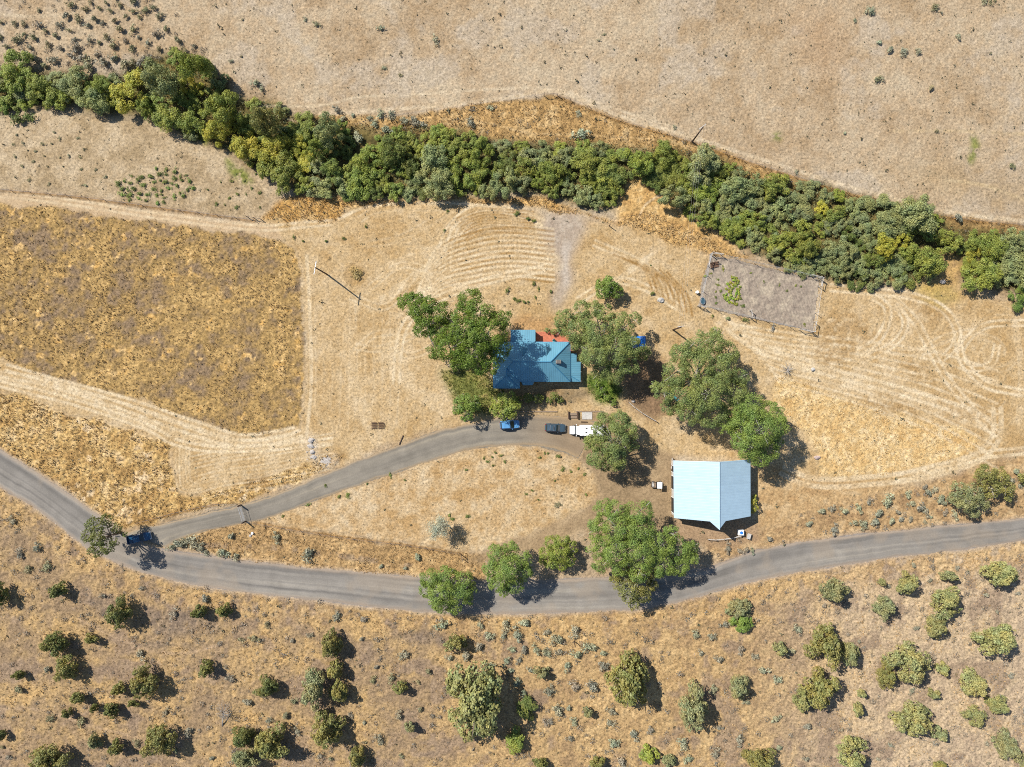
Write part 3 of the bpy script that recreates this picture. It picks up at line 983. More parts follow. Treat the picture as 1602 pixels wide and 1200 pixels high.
# garden soil: its own sheet with raked ridges
gp = np.array(P_GARDEN, float)
gxx = np.arange(1086, 1290, 1.4)
gyy = np.arange(392, 524, 1.4)
GX, GY = np.meshgrid(gxx, gyy)
inside = sample(pmask(P_GARDEN, 0, 0.3), GX, GY) > 0.5
gh = (np.sin((GX * 0.93 - GY * 0.37) * 1.5 + 3 * sample(nE, GX, GY)) * 0.04 + (sample(fbm(5, 300, 2), GX, GY) - 0.5) * 0.16)
gV = np.stack([(GX - CX) * SC, (CY - GY) * SC, gh * inside + 0.06 - 0.0 * GX], -1).reshape(-1, 3)
gF = grid_faces(len(gyy), len(gxx))[:, ::-1]
keep = inside.ravel()[gF].all(1)
gF = gF[keep]
used = np.unique(gF)
remap = np.full(len(gV), -1, np.int32)
remap[used] = np.arange(len(used))
me = np_mesh('garden_soil', gV[used], remap[gF], [M_GROUND], True)
gc = np.empty((len(used), 3), np.float32)
gn = (sample(nF, GX, GY) * 0.5 + sample(nC, GX, GY) * 0.5).ravel()[used]
for ch in range(3):
    gc[:, ch] = np.interp(gn, [0.1, 0.5, 0.9], [alb(164, 148, 132)[ch], alb(180, 164, 145)[ch], alb(200, 184, 160)[ch]])
add_attr(me, 'albedo', gc, 'FLOAT_COLOR')
add_attr(me, 'grain', np.full(len(used), 0.7), 'FLOAT')
tag(link(bpy.data.objects.new('garden_soil', me)), 'raked grey brown soil of the fenced vegetable garden', kind='structure')


# ------------------------------------------------------------------ structures: farmhouse, barn, patio
M_ROOFH = metal_roof('blue_metal_roof', (0.11, 0.28, 0.375), 'auto', 0.42, 0.42, 0.10)
M_ROOFB = metal_roof('pale_blue_metal_roof', (0.345, 0.475, 0.565), 'Y', 0.62, 0.45, 0.07, 0.010)
M_TRIM = simple('blue_trim', (0.05, 0.20, 0.33), 0.45, 0.1, 2)
M_TRIMP = simple('pale_trim', (0.42, 0.56, 0.64), 0.45, 0.08, 2)
M_BARNW = simple('barn_boards', (0.46, 0.44, 0.40), 0.85, 0.15, 1.5)


def rel(p, o):
    return (p[0] - o[0], p[1] - o[1], p[2] - o[2])


def build_house():
    base = W(846, 566)
    base.z = 0
    root = empty('farmhouse', base)
    tag(root, 'single storey farmhouse with blue hipped metal roof shaded by tall trees', 'house')
    ze, zr, zw = 2.95, 5.75, 2.95 + 2.8 * 20.6 / 31
    P = lambda x, y, z: rel(W(x, y, z), base)
    nw, rw, re_, ne = P(771.7, 535, ze), P(802.7, 566, zr), P(861.5, 566, zr), P(892, 535, ze)
    se, sv = P(892, 597, ze), P(812.9, 597, ze)
    wn, ws = P(792.3, 576.4, zw), P(792.3, 586.8, zw)
    sw, s2 = P(771.7, 607.4, ze), P(812.9, 607.4, ze)
    m = MB()
    for q in ([nw, ne, re_, rw], [ne, se, re_], [se, sv, wn, rw, re_], [nw, rw, wn, ws, sw], [sv, s2, ws, wn], [sw, ws, s2]):
        m.poly(q)
    roof = m.build('roof', M_ROOFH, root)
    c = MB()
    for a, b in ((rw, re_), (nw, rw), (re_, ne), (re_, se), (rw, wn), (wn, ws), (ws, sw), (ws, s2), (wn, sv)):
        a2, b2 = Vector(a) + Vector((0, 0, 0.02)), Vector(b) + Vector((0, 0, 0.02))
        c.tube([a2, b2], 0.11, 6)
    c.build('ridge_cap', M_TRIM, roof)
    g = MB()
    for a, b in ((nw, ne), (ne, se), (se, sv), (sv, s2), (s2, sw), (sw, nw)):
        d = (Vector(b) - Vector(a))
        mid = (Vector(a) + Vector(b)) / 2
        g.cbox((mid.x, mid.y, mid.z - 0.09), (d.length + 0.1, 0.13, 0.14), math.atan2(d.y, d.x))
    g.build('gutter', M_TRIM, roof)
    # walls
    k = 0.5
    x0, x1, y0, y1 = nw[0] + k, ne[0] - k, se[1] + k, nw[1] - k
    wl = MB().box(x0, x1, y0, y1, -0.1, ze - 0.02)
    wl.build('wall', M_SIDING, root)
    wx1, wy0 = s2[0] - k, sw[1] + k
    MB().box(x0 + 0.004, wx1, wy0, y0 + 0.02, -0.1, ze - 0.024).build('wall', M_SIDING, root)

    def window(cx, cy, wd, axis, z0=1.0, z1=2.2):
        f, pn = MB(), MB()
        t = 0.05
        if axis == 'y':
            f.box(cx - wd / 2 - .08, cx + wd / 2 + .08, cy - t, cy + t, z0 - .08, z1 + .08)
            pn.box(cx - wd / 2, cx + wd / 2, cy - t - .012, cy + t + .012, z0, z1)
        else:
            f.box(cx - t, cx + t, cy - wd / 2 - .08, cy + wd / 2 + .08, z0 - .08, z1 + .08)
            pn.box(cx - t - .012, cx + t + .012, cy - wd / 2, cy + wd / 2, z0, z1)
        fo = f.build('window', M_WHITE, root)
        pn.build('pane', M_GLASS, fo)
    for xx in (-3.0, 0.0, 3.4):
        window(xx, y0, 1.2, 'y')
    for xx in (3.6, 5.4):
        window(xx, y1, 1.1, 'y')
    window((x0 + wx1) / 2, wy0, 1.5, 'y')
    window(x0, 1.6, 1.2, 'x')
    window(x0, -2.2, 1.2, 'x')
    d = MB().box(4.6, 5.55, y0 - .05, y0 + .05, 0, 2.1).build('door', M_BRICK, root)
    MB().box(4.72, 4.78, y0 - .11, y0 - .052, 1.0, 1.08).build('handle', M_STEEL, d)
    # porch round the east end
    zp0, zp1 = 2.2, 2.72
    hi = zp1
    a, b, c1, d1 = P(892.6, 551, hi), P(908.3, 562, zp0), P(908.3, 596.8, zp0), P(892.6, 590, hi)
    porch = MB().slab([P(892.6, 553, hi), P(892.6, 588, hi), P(908.3, 597.2, zp0), P(908.3, 566, zp0), P(902, 566.0, zp0 + .2), P(902, 553, zp0 + .2)], 0.08)
    porch.slab([P(892.6, 588.2, hi), P(892.6, 597.0, zp0 + .1), P(908.3, 597.5, zp0)], 0.08)
    po = porch.build('porch_roof', M_ROOFH, root)
    MB().tube([P(892.9, 588, hi + .03), P(908, 597.1, zp0 + .03)], 0.08, 6).build('ridge_cap', M_TRIM, po)
    for x, y in ((907.4, 596.2), (907.4, 582), (907.4, 568)):
        q = P(x, y, 0)
        MB().box(q[0] - .07, q[0] + .07, q[1] - .07, q[1] + .07, -0.1, zp0 - .06).build('porch_post', M_WHITE, root)
    # lean-to at the back
    lt = MB().slab([P(798.8, 516, 2.5), P(837.6, 516, 2.5), P(837.6, 535.4, 2.8), P(798.8, 535.4, 2.8)][::-1], 0.1)
    lt.build('lean_to_roof', M_ROOFH, root)
    q0, q1 = P(800.5, 534, 0), P(836, 518, 0)
    MB().box(q0[0], q1[0], q0[1], q1[1], -0.1, 2.38).build('lean_to_wall', M_SIDING, root)
    # bay
    bz = 2.5
    bay = MB()
    top = [P(817, 596.2, 2.82), P(835, 596.2, 2.82)]
    rim = [P(814.6, 596.2, bz), P(818, 602.6, bz), P(833, 602.6, bz), P(837, 596.2, bz)]
    bay.poly([rim[0], rim[1], top[0]]).poly([rim[1], rim[2], top[1], top[0]]).poly([rim[2], rim[3], top[1]])
    bo = bay.build('bay_roof', M_ROOFH, root)
    r2 = [P(816, 597, 0), P(819, 601.6, 0), P(832, 601.6, 0), P(835.6, 597, 0)]
    bw = MB()
    bw.rings([[(x, y, -0.1) for x, y, _ in r2], [(x, y, bz - .02) for x, y, _ in r2]])
    bw.build('bay_wall', M_SIDING, root)
    # dormers on the north slope
    for dx in (818.2, 854.8):
        pitch = 2.8 / 31
        def RZ(y):
            return ze + (y - 535) * pitch
        hz = RZ(549)
        yf, yb, hw_ = 544.5, 559.5, 5.6
        fl, fr = P(dx - hw_, yf, RZ(yf)), P(dx + hw_, yf, RZ(yf))
        ap = P(dx, yf - 1.6, RZ(yf) + 1.35)
        bk = P(dx, yb - 2, RZ(yb - 2) + 0.05)
        el, er = P(dx - hw_ - 0.6, yf, RZ(yf) + .12), P(dx + hw_ + 0.6, yf, RZ(yf) + .12)
        bl, br_ = P(dx - hw_ - .6, yf + 3, RZ(yf + 3) + .03), P(dx + hw_ + .6, yf + 3, RZ(yf + 3) + .03)
        dm = MB().poly([el, bl, bk, ap]).poly([ap, bk, br_, er])
        do = dm.build('dormer', M_ROOFH, root)
        MB().poly([(fl[0], fl[1] + .06, fl[2]), (fr[0], fr[1] + .06, fr[2]), (ap[0], ap[1] - .12, ap[2] - .05)]).build('dormer_gable', M_SIDING, do)
    # cooler box and chimney
    q = P(873.6, 566, 4.9)
    bx = MB().cbox((q[0], q[1], 4.85), (1.2, 0.85, 1.0), 0, 0.06).build('cooler_box', simple('brown_tin', (0.22, 0.20, 0.18), 0.6, 0.15, 4), root)
    gr = MB()
    for i in range(5):
        gr.box(q[0] - .45, q[0] + .45, q[1] - .34 + i * .15, q[1] - .28 + i * .15, 5.351, 5.375)
    gr.build('grille', M_BLACK, bx)
    q = P(895.2, 546, 3.2)
    MB().cbox((q[0], q[1], 1.9), (0.75, 1.0, 3.9)).build('chimney', M_BRICK, root)
    MB().cbox((q[0], q[1], 3.92), (0.5, 0.7, 0.12)).build('chimney_cap', M_BLACK, root)
    # patio of red pavers behind the house
    z = 0.05
    pts = [(W(x, y)[0], W(x, y)[1], 0.14) for x, y in ((838.7, 519), (887, 519), (900, 536.5), (838.7, 536.5))]
    pt = MB().slab(pts[::-1], 0.25).build('patio', simple('red_paving', (0.42, 0.13, 0.07), 0.8, 0.25, 3, bump=0.2), None)
    tag(pt, 'orange red paved patio behind the farmhouse back wall', kind='structure')
    ch = empty('patio_chair', (*W(866.3, 533)[:2], 0.14), 0.6)
    tag(ch, 'small pale blue chair standing on the red patio', 'chair')
    MB().cbox((0, 0, .42), (.6, .6, .06), 0, .02).build('seat', M_TEAL, ch)
    MB().cbox((0, .3, .7), (.6, .06, .6)).build('backrest', M_TEAL, ch)
    for sx in (-.26, .26):
        for sy in (-.26, .26):
            MB().cbox((sx, sy, .195), (.05, .05, .39)).build('leg', M_TEAL, ch)


def build_barn():
    base = W(1114, 765)
    base.z = 0
    root = empty('barn', base)
    tag(root, 'large barn with pale blue metal gable roof and pointed hay hood', 'barn')
    zw, ze, zr = 3.6, 3.9, 7.5
    P = lambda x, y, z: rel(W(x, y, z), base)
    Wn, Ws = P(1053.6, 721, zw), P(1054.4, 810.3, zw)
    Rn, Rs, Ap = P(1125.4, 723.2, zr), P(1125.4, 817.0, zr), P(1125.5, 828.3, zr)
    En, Es = P(1174.0, 719.0, ze), P(1174.3, 807.6, ze)
    Hw = Vector(Ws).lerp(Vector(Rs), 0.80)
    He = Vector(Es).lerp(Vector(Rs), 0.80)
    MB().slab([Wn, Ws, tuple(Hw), Ap, Rn], 0.12).build('roof_slope', M_ROOFB, root)
    MB().slab([Rn, Ap, tuple(He), Es, En], 0.12).build('roof_slope', M_ROOFB, root)
    MB().tube([Vector(Rn) + Vector((0, .05, .04)), Vector(Ap) + Vector((0, -.05, .04))], 0.13, 6).build('ridge_cap', M_TRIMP, root)
    g = MB()
    for a, b in ((Ws, Hw), (Hw, Ap), (Ap, He), (He, Es), (Wn, Rn), (Rn, En)):
        a, b = Vector(a), Vector(b)
        g.tube([a - Vector((0, 0, .1)), b - Vector((0, 0, .1))], 0.07, 5)
    g.build('barge_board', M_TRIMP, root)
    # walls: four sides with gables
    xw, xe, yn, ys = Wn[0] + .35, En[0] - .35, Wn[1] - .35, Ws[1] + .3
    rx = Rn[0]
    fw = lambda x: (zw + (zr - zw) * (x - Wn[0]) / (rx - Wn[0])) if x < rx else (ze + (zr - ze) * (En[0] - x) / (En[0] - rx))
    sec = [(xw, -.1), (xe, -.1), (xe, fw(xe) - .18), (rx, zr - .2), (xw, fw(xw) - .18)]
    wl = MB()
    wl.rings([[(x, ys, z) for x, z in sec], [(x, yn, z) for x, z in sec]])
    wall = wl.build('wall', M_BARNW, root)
    # big sliding doors and openings in the west wall
    for y0, y1, mt in ((-5.2, -1.8, M_BLACK), (0.2, 3.2, M_BLACK), (4.2, 5.6, M_BLACK)):
        d = MB().box(xw - .05, xw + .05, y0, y1, 0, 2.9).build('doorway', mt, root)
        MB().box(xw - .09, xw - .053, y0 - .12, y0 - .005, 0, 3.0).box(xw - .09, xw - .053, y1 + .005, y1 + .12, 0, 3.0).build('door_frame', M_WHITE, d)
    d = MB().box(-1.6, 1.6, ys - .06, ys + .04, 0, 3.0).build('door', M_WOOD, root)
    MB().box(1.2, 1.3, ys - .13, ys - .062, 1.1, 1.4).build('handle', M_STEEL, d)
    h = MB().box(rx - .7, rx + .7, ys - .06, ys + .04, 4.3, 5.7).build('hay_door', M_WOODD, root)
    MB().tube([(rx, ys - .2, zr - .45), (rx, Ap[1] + .3, zr - .32)], 0.09, 6).build('hoist_beam', M_WOODD, root)


build_house()
build_barn()

# ------------------------------------------------------------------ foliage
def leaf_cloud(name, P, Nrm, size, mat, seed=0, aspect=0.75):
    r = np.random.default_rng(seed)
    n = len(P)
    Nrm = Nrm / np.maximum(np.linalg.norm(Nrm, axis=1, keepdims=True), 1e-6)
    a = r.normal(size=(n, 3))
    U = np.cross(Nrm, a)
    U /= np.maximum(np.linalg.norm(U, axis=1, keepdims=True), 1e-6)
    Vv = np.cross(Nrm, U)
    s = size[:, None] * 0.5
    q = np.stack([P - U * s, P - Vv * s * aspect, P + U * s, P + Vv * s * aspect], 1).reshape(-1, 3)
    return np_mesh(name, q, np.arange(4 * n).reshape(-1, 4), [mat])


def rdirs(n, r, zmin=-1.0):
    d = r.normal(size=(int(n * 3) + 8, 3))
    d /= np.linalg.norm(d, axis=1, keepdims=True)
    d = d[d[:, 2] > zmin]
    return d[:n]


def crown_points(lobes, leaf, seed, cover=1.25, nsub=26, subr=(0.17, 0.36), zmin=-0.35, inner=0.25):
    """lobes of (x,y,z,rx,ry,rz); each carries clumps of leaves on its outside, so the crown has lit tops and dark gaps"""
    r = np.random.default_rng(seed)
    Ps, Ns = [], []
    la = leaf * leaf * 0.375
    for lx, ly, lz, rx, ry, rz in lobes:
        c, R = np.array([lx, ly, lz]), np.array([rx, ry, rz])
        rb = (rx + ry + rz) / 3
        for d in rdirs(nsub, r, zmin):
            sc = c + d * R * r.uniform(0.62, 0.86)
            rs = rb * r.uniform(*subr)
            n = max(5, int(cover * 2 * math.pi * rs * rs / la * 0.55))
            e = r.normal(size=(n * 2, 3))
            e /= np.linalg.norm(e, axis=1, keepdims=True)
            up = d * 0.6 + np.array([0, 0, 0.45])
            e = e[(e @ up) > -0.25][:n]
            Ps.append(sc + e * rs * r.uniform(0.6, 1.12, (len(e), 1)))
            Ns.append(e * 0.7 + d * 0.4)
        n = int(inner * cover * 4 * math.pi * rb * rb / la * 0.3)
        e = rdirs(n, r, -0.6)
        Ps.append(c + e * R * r.uniform(0.3, 0.8, (len(e), 1)))
        Ns.append(e)
    P, Nn = np.vstack(Ps), np.vstack(Ns)
    Nn = Nn + np.array([0, 0, 0.4]) + r.normal(0, 0.55, Nn.shape)
    return P, Nn, leaf * r.uniform(0.65, 1.3, len(P))


def set_col(o, c, jit=0.0):
    k = 1 + rnd.uniform(-jit, jit)
    o.color = (c[0] * k, c[1] * k * (1 + rnd.uniform(-jit, jit) * 0.3), c[2] * k, 1)


G = dict(
    dk=(0.190, 0.200, 0.062), ol=(0.275, 0.255, 0.082), yl=(0.325, 0.315, 0.130), gg=(0.285, 0.285, 0.138),
    br=(0.205, 0.290, 0.062), wal=(0.160, 0.230, 0.032), cot=(0.240, 0.280, 0.092), cot2=(0.235, 0.310, 0.072), yg=(0.290, 0.335, 0.068),
    wil=(0.285, 0.310, 0.066), wilg=(0.300, 0.320, 0.140), wild=(0.190, 0.220, 0.055), wily=(0.420, 0.380, 0.062),
    sage=(0.310, 0.275, 0.205), sageg=(0.345, 0.335, 0.225), saged=(0.310, 0.275, 0.155), silver=(0.42, 0.43, 0.33), deadg=(0.26, 0.24, 0.22))


G['big'] = (0.235, 0.235, 0.095)
for _k, _f in dict(dk=.86, ol=.88, yl=.92, gg=.88, br=.85, wal=.80, cot=.90, cot2=.86, yg=.84, wil=.92, wilg=.92, wild=.90, wily=.98).items():
    G[_k] = tuple(v * _f for v in G[_k])


def big_tree(name, h, circles, col, label, cat, seed, leaf=0.22, cover=1.15, base=None, trunk_r=0.35, bark=None, dome=0.30):
    """crown from circles seen in the photo (px, py, r px), each set at its own height in the dome"""
    cs = np.array(circles, float)
    cen = np.average(cs[:, :2], axis=0, weights=cs[:, 2] ** 2)
    dm = max(np.hypot(*(cs[:, :2] - cen).T).max(), 1)
    if base is None:
        bz = W(cen[0], cen[1], h * 0.6)
        base = Vector((bz.x, bz.y, 0))
    else:
        base = W(*base)
    root = empty(name, base)
    tag(root, label, cat)
    r = random.Random(seed)
    lobes = []
    for x, y, rr in circles:
        d = math.hypot(x - cen[0], y - cen[1]) / dm
        z = h * (0.76 - dome * d ** 1.3 + r.uniform(-.10, .08))
        p = W(x, y, z)
        R = rr * SC * (H - z) / H
        z = min(z, h - R * 0.7)
        z = max(z, R * 0.9)
        p = W(x, y, z)
        lobes.append((p.x - base.x, p.y - base.y, z, R, R, R * 0.85))
    P, Nn, sz = crown_points(lobes, leaf, seed, cover)
    keep = P[:, 2] > 0.3
    P, Nn, sz = P[keep], Nn[keep], sz[keep]
    cr = link(bpy.data.objects.new('crown', leaf_cloud('crown', P, Nn, sz, M_LEAF, seed)), root)
    set_col(cr, G[col])
    t = MB()
    hz = h * 0.32
    lean = Vector((np.mean([l[0] for l in lobes]), np.mean([l[1] for l in lobes]), 0)) * 0.4
    t.tube([(0, 0, -0.2), lean * 0.2 + Vector((0, 0, hz * .5)), lean * 0.5 + Vector((0, 0, hz)), lean + Vector((0, 0, h * .6))], [trunk_r * 1.3, trunk_r, trunk_r * .8, trunk_r * .4], 8)
    tr = t.build('trunk', bark or M_BARK, root, smooth=True)
    lm = MB()
    for l in lobes:
        a = lean * 0.45 + Vector((0, 0, hz * r.uniform(.8, 1.1)))
        b = Vector(l[:3])
        mid = a.lerp(b, 0.5) + Vector((r.uniform(-.5, .5), r.uniform(-.5, .5), r.uniform(0, .6)))
        lm.tube([a, mid, b, b + Vector((r.uniform(-1, 1), r.uniform(-1, 1), l[5] * 0.75))], [trunk_r * .5, trunk_r * .34, trunk_r * .2, 0.03], 6)
        for _ in range(3):
            e = b + Vector((r.uniform(-1, 1) * l[3], r.uniform(-1, 1) * l[3], r.uniform(-.2, .9) * l[5])) * 0.9
            lm.tube([b, (b + e) / 2 + Vector((0, 0, .2)), e], [trunk_r * .2, trunk_r * .12, 0.03], 5)
    lm.build('limb', bark or M_BARKG, tr, smooth=True)
    return root


big_tree('shade_tree', 15, [(632, 470, 12), (648, 478, 22), (672, 478, 15), (690, 490, 20), (664, 505, 22), (690, 520, 22), (682, 548, 15), (660, 488, 20)], 'wal',
         'dark green tree northwest of the farmhouse, beside the taller walnut', 'tree', 101, leaf=0.26, base=(672, 512))
big_tree('walnut_tree', 19.5, [(737, 472, 22), (752, 490, 26), (724, 492, 18), (785, 500, 18), (765, 520, 30), (728, 520, 28), (705, 545, 26), (740, 552, 28), (778, 545, 22), (755, 572, 17),
                             (716, 562, 18), (768, 570, 16), (745, 535, 26)], 'wal',
         'tallest dark green tree shading the west end of the blue roof', 'tree', 102, leaf=0.27, trunk_r=0.5, base=(752, 540), dome=0.06)
big_tree('cottonwood_tree', 15, [(884, 500, 18), (908, 488, 18), (930, 482, 14), (948, 490, 16), (905, 515, 26), (938, 520, 30), (972, 510, 22), (992, 500, 12), (960, 548, 30), (986, 545, 22),
                                   (930, 555, 24), (1006, 552, 13), (962, 580, 22), (940, 580, 16), (985, 574, 16), (902, 535, 14), (880, 515, 12)], 'cot',
         'broad olive green tree over the east end of the farmhouse', 'tree', 103, base=(936, 545))
big_tree('ornamental_tree', 5.0, [(953, 447, 15), (945, 455, 14), (962, 456, 13), (953, 440, 10), (940, 445, 9)], 'br', 'small round bright green tree alone on the mown yard', 'tree', 104, leaf=0.28,
         trunk_r=0.15)
big_tree('cottonwood_tree', 17, [(1068, 555, 22), (1092, 540, 22), (1118, 535, 20), (1120, 520, 10), (1140, 552, 18), (1058, 582, 24), (1092, 575, 30), (1130, 580, 28), (1158, 590, 16), (1038, 615, 18),
                                 (1070, 612, 28), (1108, 615, 32), (1146, 612, 24), (1048, 636, 16), (1080, 642, 22), (1116, 645, 26), (1025, 605, 10)], 'cot',
         'largest spreading olive tree, northeast of the barn below the garden', 'tree', 105, trunk_r=0.55)
big_tree('cottonwood_tree', 17, [(1150, 640, 20), (1178, 640, 24), (1205, 648, 22), (1214, 668, 20), (1190, 672, 28), (1158, 668, 22), (1138, 665, 16), (1172, 698, 24), (1200, 700, 22), (1186, 716, 18),
                                 (1160, 690, 16), (1215, 690, 12)], 'cot2',
         'green tree overhanging the northeast corner of the barn roof', 'tree', 106, trunk_r=0.45)
big_tree('yard_tree', 13, [(945, 662, 18), (968, 660, 18), (935, 671, 11), (985, 676, 16), (930, 692, 18), (958, 688, 26), (988, 695, 12), (938, 715, 20), (962, 716, 20), (923, 692, 10), (946, 728, 10), (980, 660, 10)],
         'cot', 'rounded olive tree hiding the tail of the white van', 'tree', 107, base=(960, 702))
big_tree('yard_shrub_tree', 6.0, [(722, 632, 15), (738, 630, 14), (730, 645, 14), (716, 642, 9), (746, 636, 8), (728, 622, 8)], 'br', 'small green tree west of the blue car', 'tree', 108, leaf=0.28,
         trunk_r=0.16)
big_tree('yard_shrub_tree', 6.0, [(780, 630, 13), (795, 624, 14), (803, 638, 13), (786, 645, 14), (774, 642, 9), (798, 650, 9)], 'yg', 'fresh yellow green tree overhanging the blue car', 'tree', 109, leaf=0.28,
         trunk_r=0.16)
big_tree('roadside_tree', 10, [(675, 905, 18), (700, 902, 18), (725, 908, 16), (668, 922, 14), (690, 928, 24), (718, 930, 20), (738, 920, 10), (690, 948, 14), (712, 950, 12), (735, 938, 9), (680, 942, 10)], 'cot2',
         'green tree on the road edge, westernmost of the roadside row', 'tree', 110, base=(705, 918))
big_tree('roadside_tree', 13, [(778, 868, 18), (800, 862, 16), (818, 875, 16), (770, 888, 16), (795, 892, 24), (820, 895, 14), (780, 912, 16), (805, 916, 16), (790, 925, 10), (770, 905, 9)], 'cot2',
         'tall green roadside tree casting its shadow across the gravel road', 'tree', 111, base=(796, 886))
big_tree('roadside_tree', 6.5, [(862, 850, 12), (880, 846, 13), (893, 858, 12), (855, 865, 13), (874, 866, 18), (892, 876, 10), (862, 882, 12), (880, 884, 10), (850, 878, 7)], 'yg',
         'smallest yellow green tree of the roadside row', 'tree', 112, base=(876, 866), trunk_r=0.2)
big_tree('cottonwood_tree', 13.5, [(945, 795, 16), (965, 798, 20), (1000, 800, 22), (935, 825, 18), (968, 828, 26), (1000, 830, 26), (935, 855, 20), (965, 862, 26), (1000, 865, 28), (1035, 850, 22), (1050, 835, 14),
                                 (1062, 860, 22), (1080, 858, 14), (1035, 882, 22), (1062, 886, 18), (1085, 875, 10), (1000, 895, 18), (940, 880, 16), (970, 890, 14)], 'cot2',
         'biggest roadside tree, spreading green crown southwest of the barn', 'tree', 113, trunk_r=0.55, base=(1010, 840))
big_tree('juniper_tree', 10, [(975, 900, 16), (1000, 908, 20), (1015, 896, 14), (968, 915, 10), (985, 925, 18), (1006, 930, 14), (992, 945, 10), (960, 905, 8), (1020, 915, 10)], 'ol',
         'olive juniper leaning over the road beneath the biggest roadside tree', 'juniper', 114, leaf=0.30, base=(995, 896))
big_tree('juniper_tree', 13, [(146, 822, 13), (166, 815, 12), (182, 826, 10), (138, 838, 12), (152, 843, 12), (150, 860, 12), (168, 856, 12), (178, 848, 8), (196, 836, 5), (155, 828, 10), (160, 848, 10)], 'dk',
         'open crowned dark juniper at the driveway entrance over the blue pickup', 'juniper', 115, leaf=0.30, base=(188, 833), cover=1.0, trunk_r=0.3)
big_tree('juniper_tree', 6.5, [(1543, 742, 17), (1564, 746, 16), (1573, 763, 14), (1550, 764, 16), (1533, 752, 11), (1578, 777, 8)], 'ol', 'olive juniper behind its paler twin, north of the road at right', 'juniper', 116, leaf=0.28, base=(1538, 756))
big_tree('juniper_tree', 6.5, [(1503, 767, 16), (1523, 772, 17), (1511, 788, 15), (1532, 788, 14), (1494, 780, 11), (1524, 802, 10)], 'gg', 'pale grey green juniper nearest the road at right', 'juniper', 117, leaf=0.28, base=(1502, 778))
big_tree('barn_shrub', 3.0, [(1179, 785, 6), (1181, 794, 6), (1178, 800, 4), (1180, 777, 4)], 'wily', 'bright yellow green shrub against the east barn wall', 'shrub', 118, leaf=0.22, trunk_r=0.08)
big_tree('garden_shrub', 2.0, [(826, 622, 9), (842, 624, 9), (812, 626, 7)], 'wild', 'dark shrub bed in the shade south of the farmhouse bay', 'shrub', 119, leaf=0.22, trunk_r=0.06)
big_tree('garden_shrub', 2.0, [(868, 620, 8), (876, 626, 6), (860, 626, 6)], 'wild', 'dark green shrub below the middle of the house front', 'shrub', 120, leaf=0.22, trunk_r=0.06)
big_tree('garden_shrub', 1.6, [(940, 612, 8), (950, 622, 7), (960, 630, 6), (935, 600, 6)], 'br', 'bright green shrubby patch southeast of the farmhouse', 'shrub', 121, leaf=0.2, trunk_r=0.05)
big_tree('garden_shrub', 1.5, [(856, 517, 5), (866, 519, 5), (874, 518, 4)], 'cot', 'low vine along the north edge of the red patio', 'shrub', 122, leaf=0.2, trunk_r=0.05)


# junipers and other evergreens of the slope: a few crown shapes, scaled to each tree
def dome_crown(seed, leaf, nl, dead=False):
    r = random.Random(seed)
    ox, oy = r.uniform(-.12, .12), r.uniform(-.12, .12)
    lobes = [(ox, oy, 0.60, r.uniform(.48, .62), r.uniform(.48, .62), 0.58)]
    a0 = r.uniform(0, 6.28)
    for i in range(nl):
        a = a0 + i * 6.283 / nl + r.uniform(-.35, .35)
        d = r.uniform(0.34, 0.72)
        q = r.uniform(0.24, 0.44)
        lobes.append((d * math.cos(a), d * math.sin(a), r.uniform(0.30, 0.78), q * r.uniform(.8, 1.3), q * r.uniform(.8, 1.3), q))
    for i in range(4):
        a = r.uniform(0, 6.28)
        q = r.uniform(.22, .36)
        d = r.uniform(.12, .38)
        lobes.append((d * math.cos(a), d * math.sin(a), r.uniform(0.95, 1.26), q, q, q * 1.2))
    return crown_points(lobes, leaf, seed, 1.25, nsub=34, subr=(0.13, 0.30), zmin=-0.5)


def protos(n, leaf, nl, mat, tag_):
    out = []
    for s in range(n):
        P, Nn, sz = dome_crown(500 + s * 17 + int(leaf * 1000), leaf, nl)
        k = P[:, 2] > 0.03
        out.append(leaf_cloud('crown', P[k], Nn[k], sz[k], mat, s))
    return out


J_BIG = protos(9, 0.072, 9, M_JUNI, 'big')
J_SML = protos(8, 0.135, 6, M_JUNI, 'small')
tm = MB().tube([(0, 0, -.05), (0.02, 0, .3), (0, .03, .7), (0, 0, 1.1)], [.075, .06, .045, .02], 7)
for a in range(7):
    c, s = math.cos(a * .9), math.sin(a * .9)
    tm.tube([(0, 0, .25 + .07 * a), (.3 * c, .3 * s, .5 + .07 * a), (.6 * c, .6 * s, .6 + .07 * a)], [.035, .022, .008], 5)
trunk_proto = tm.build('trunk', M_BARK, None, smooth=True)
TRUNK = trunk_proto.data
bpy.data.objects.remove(trunk_proto)


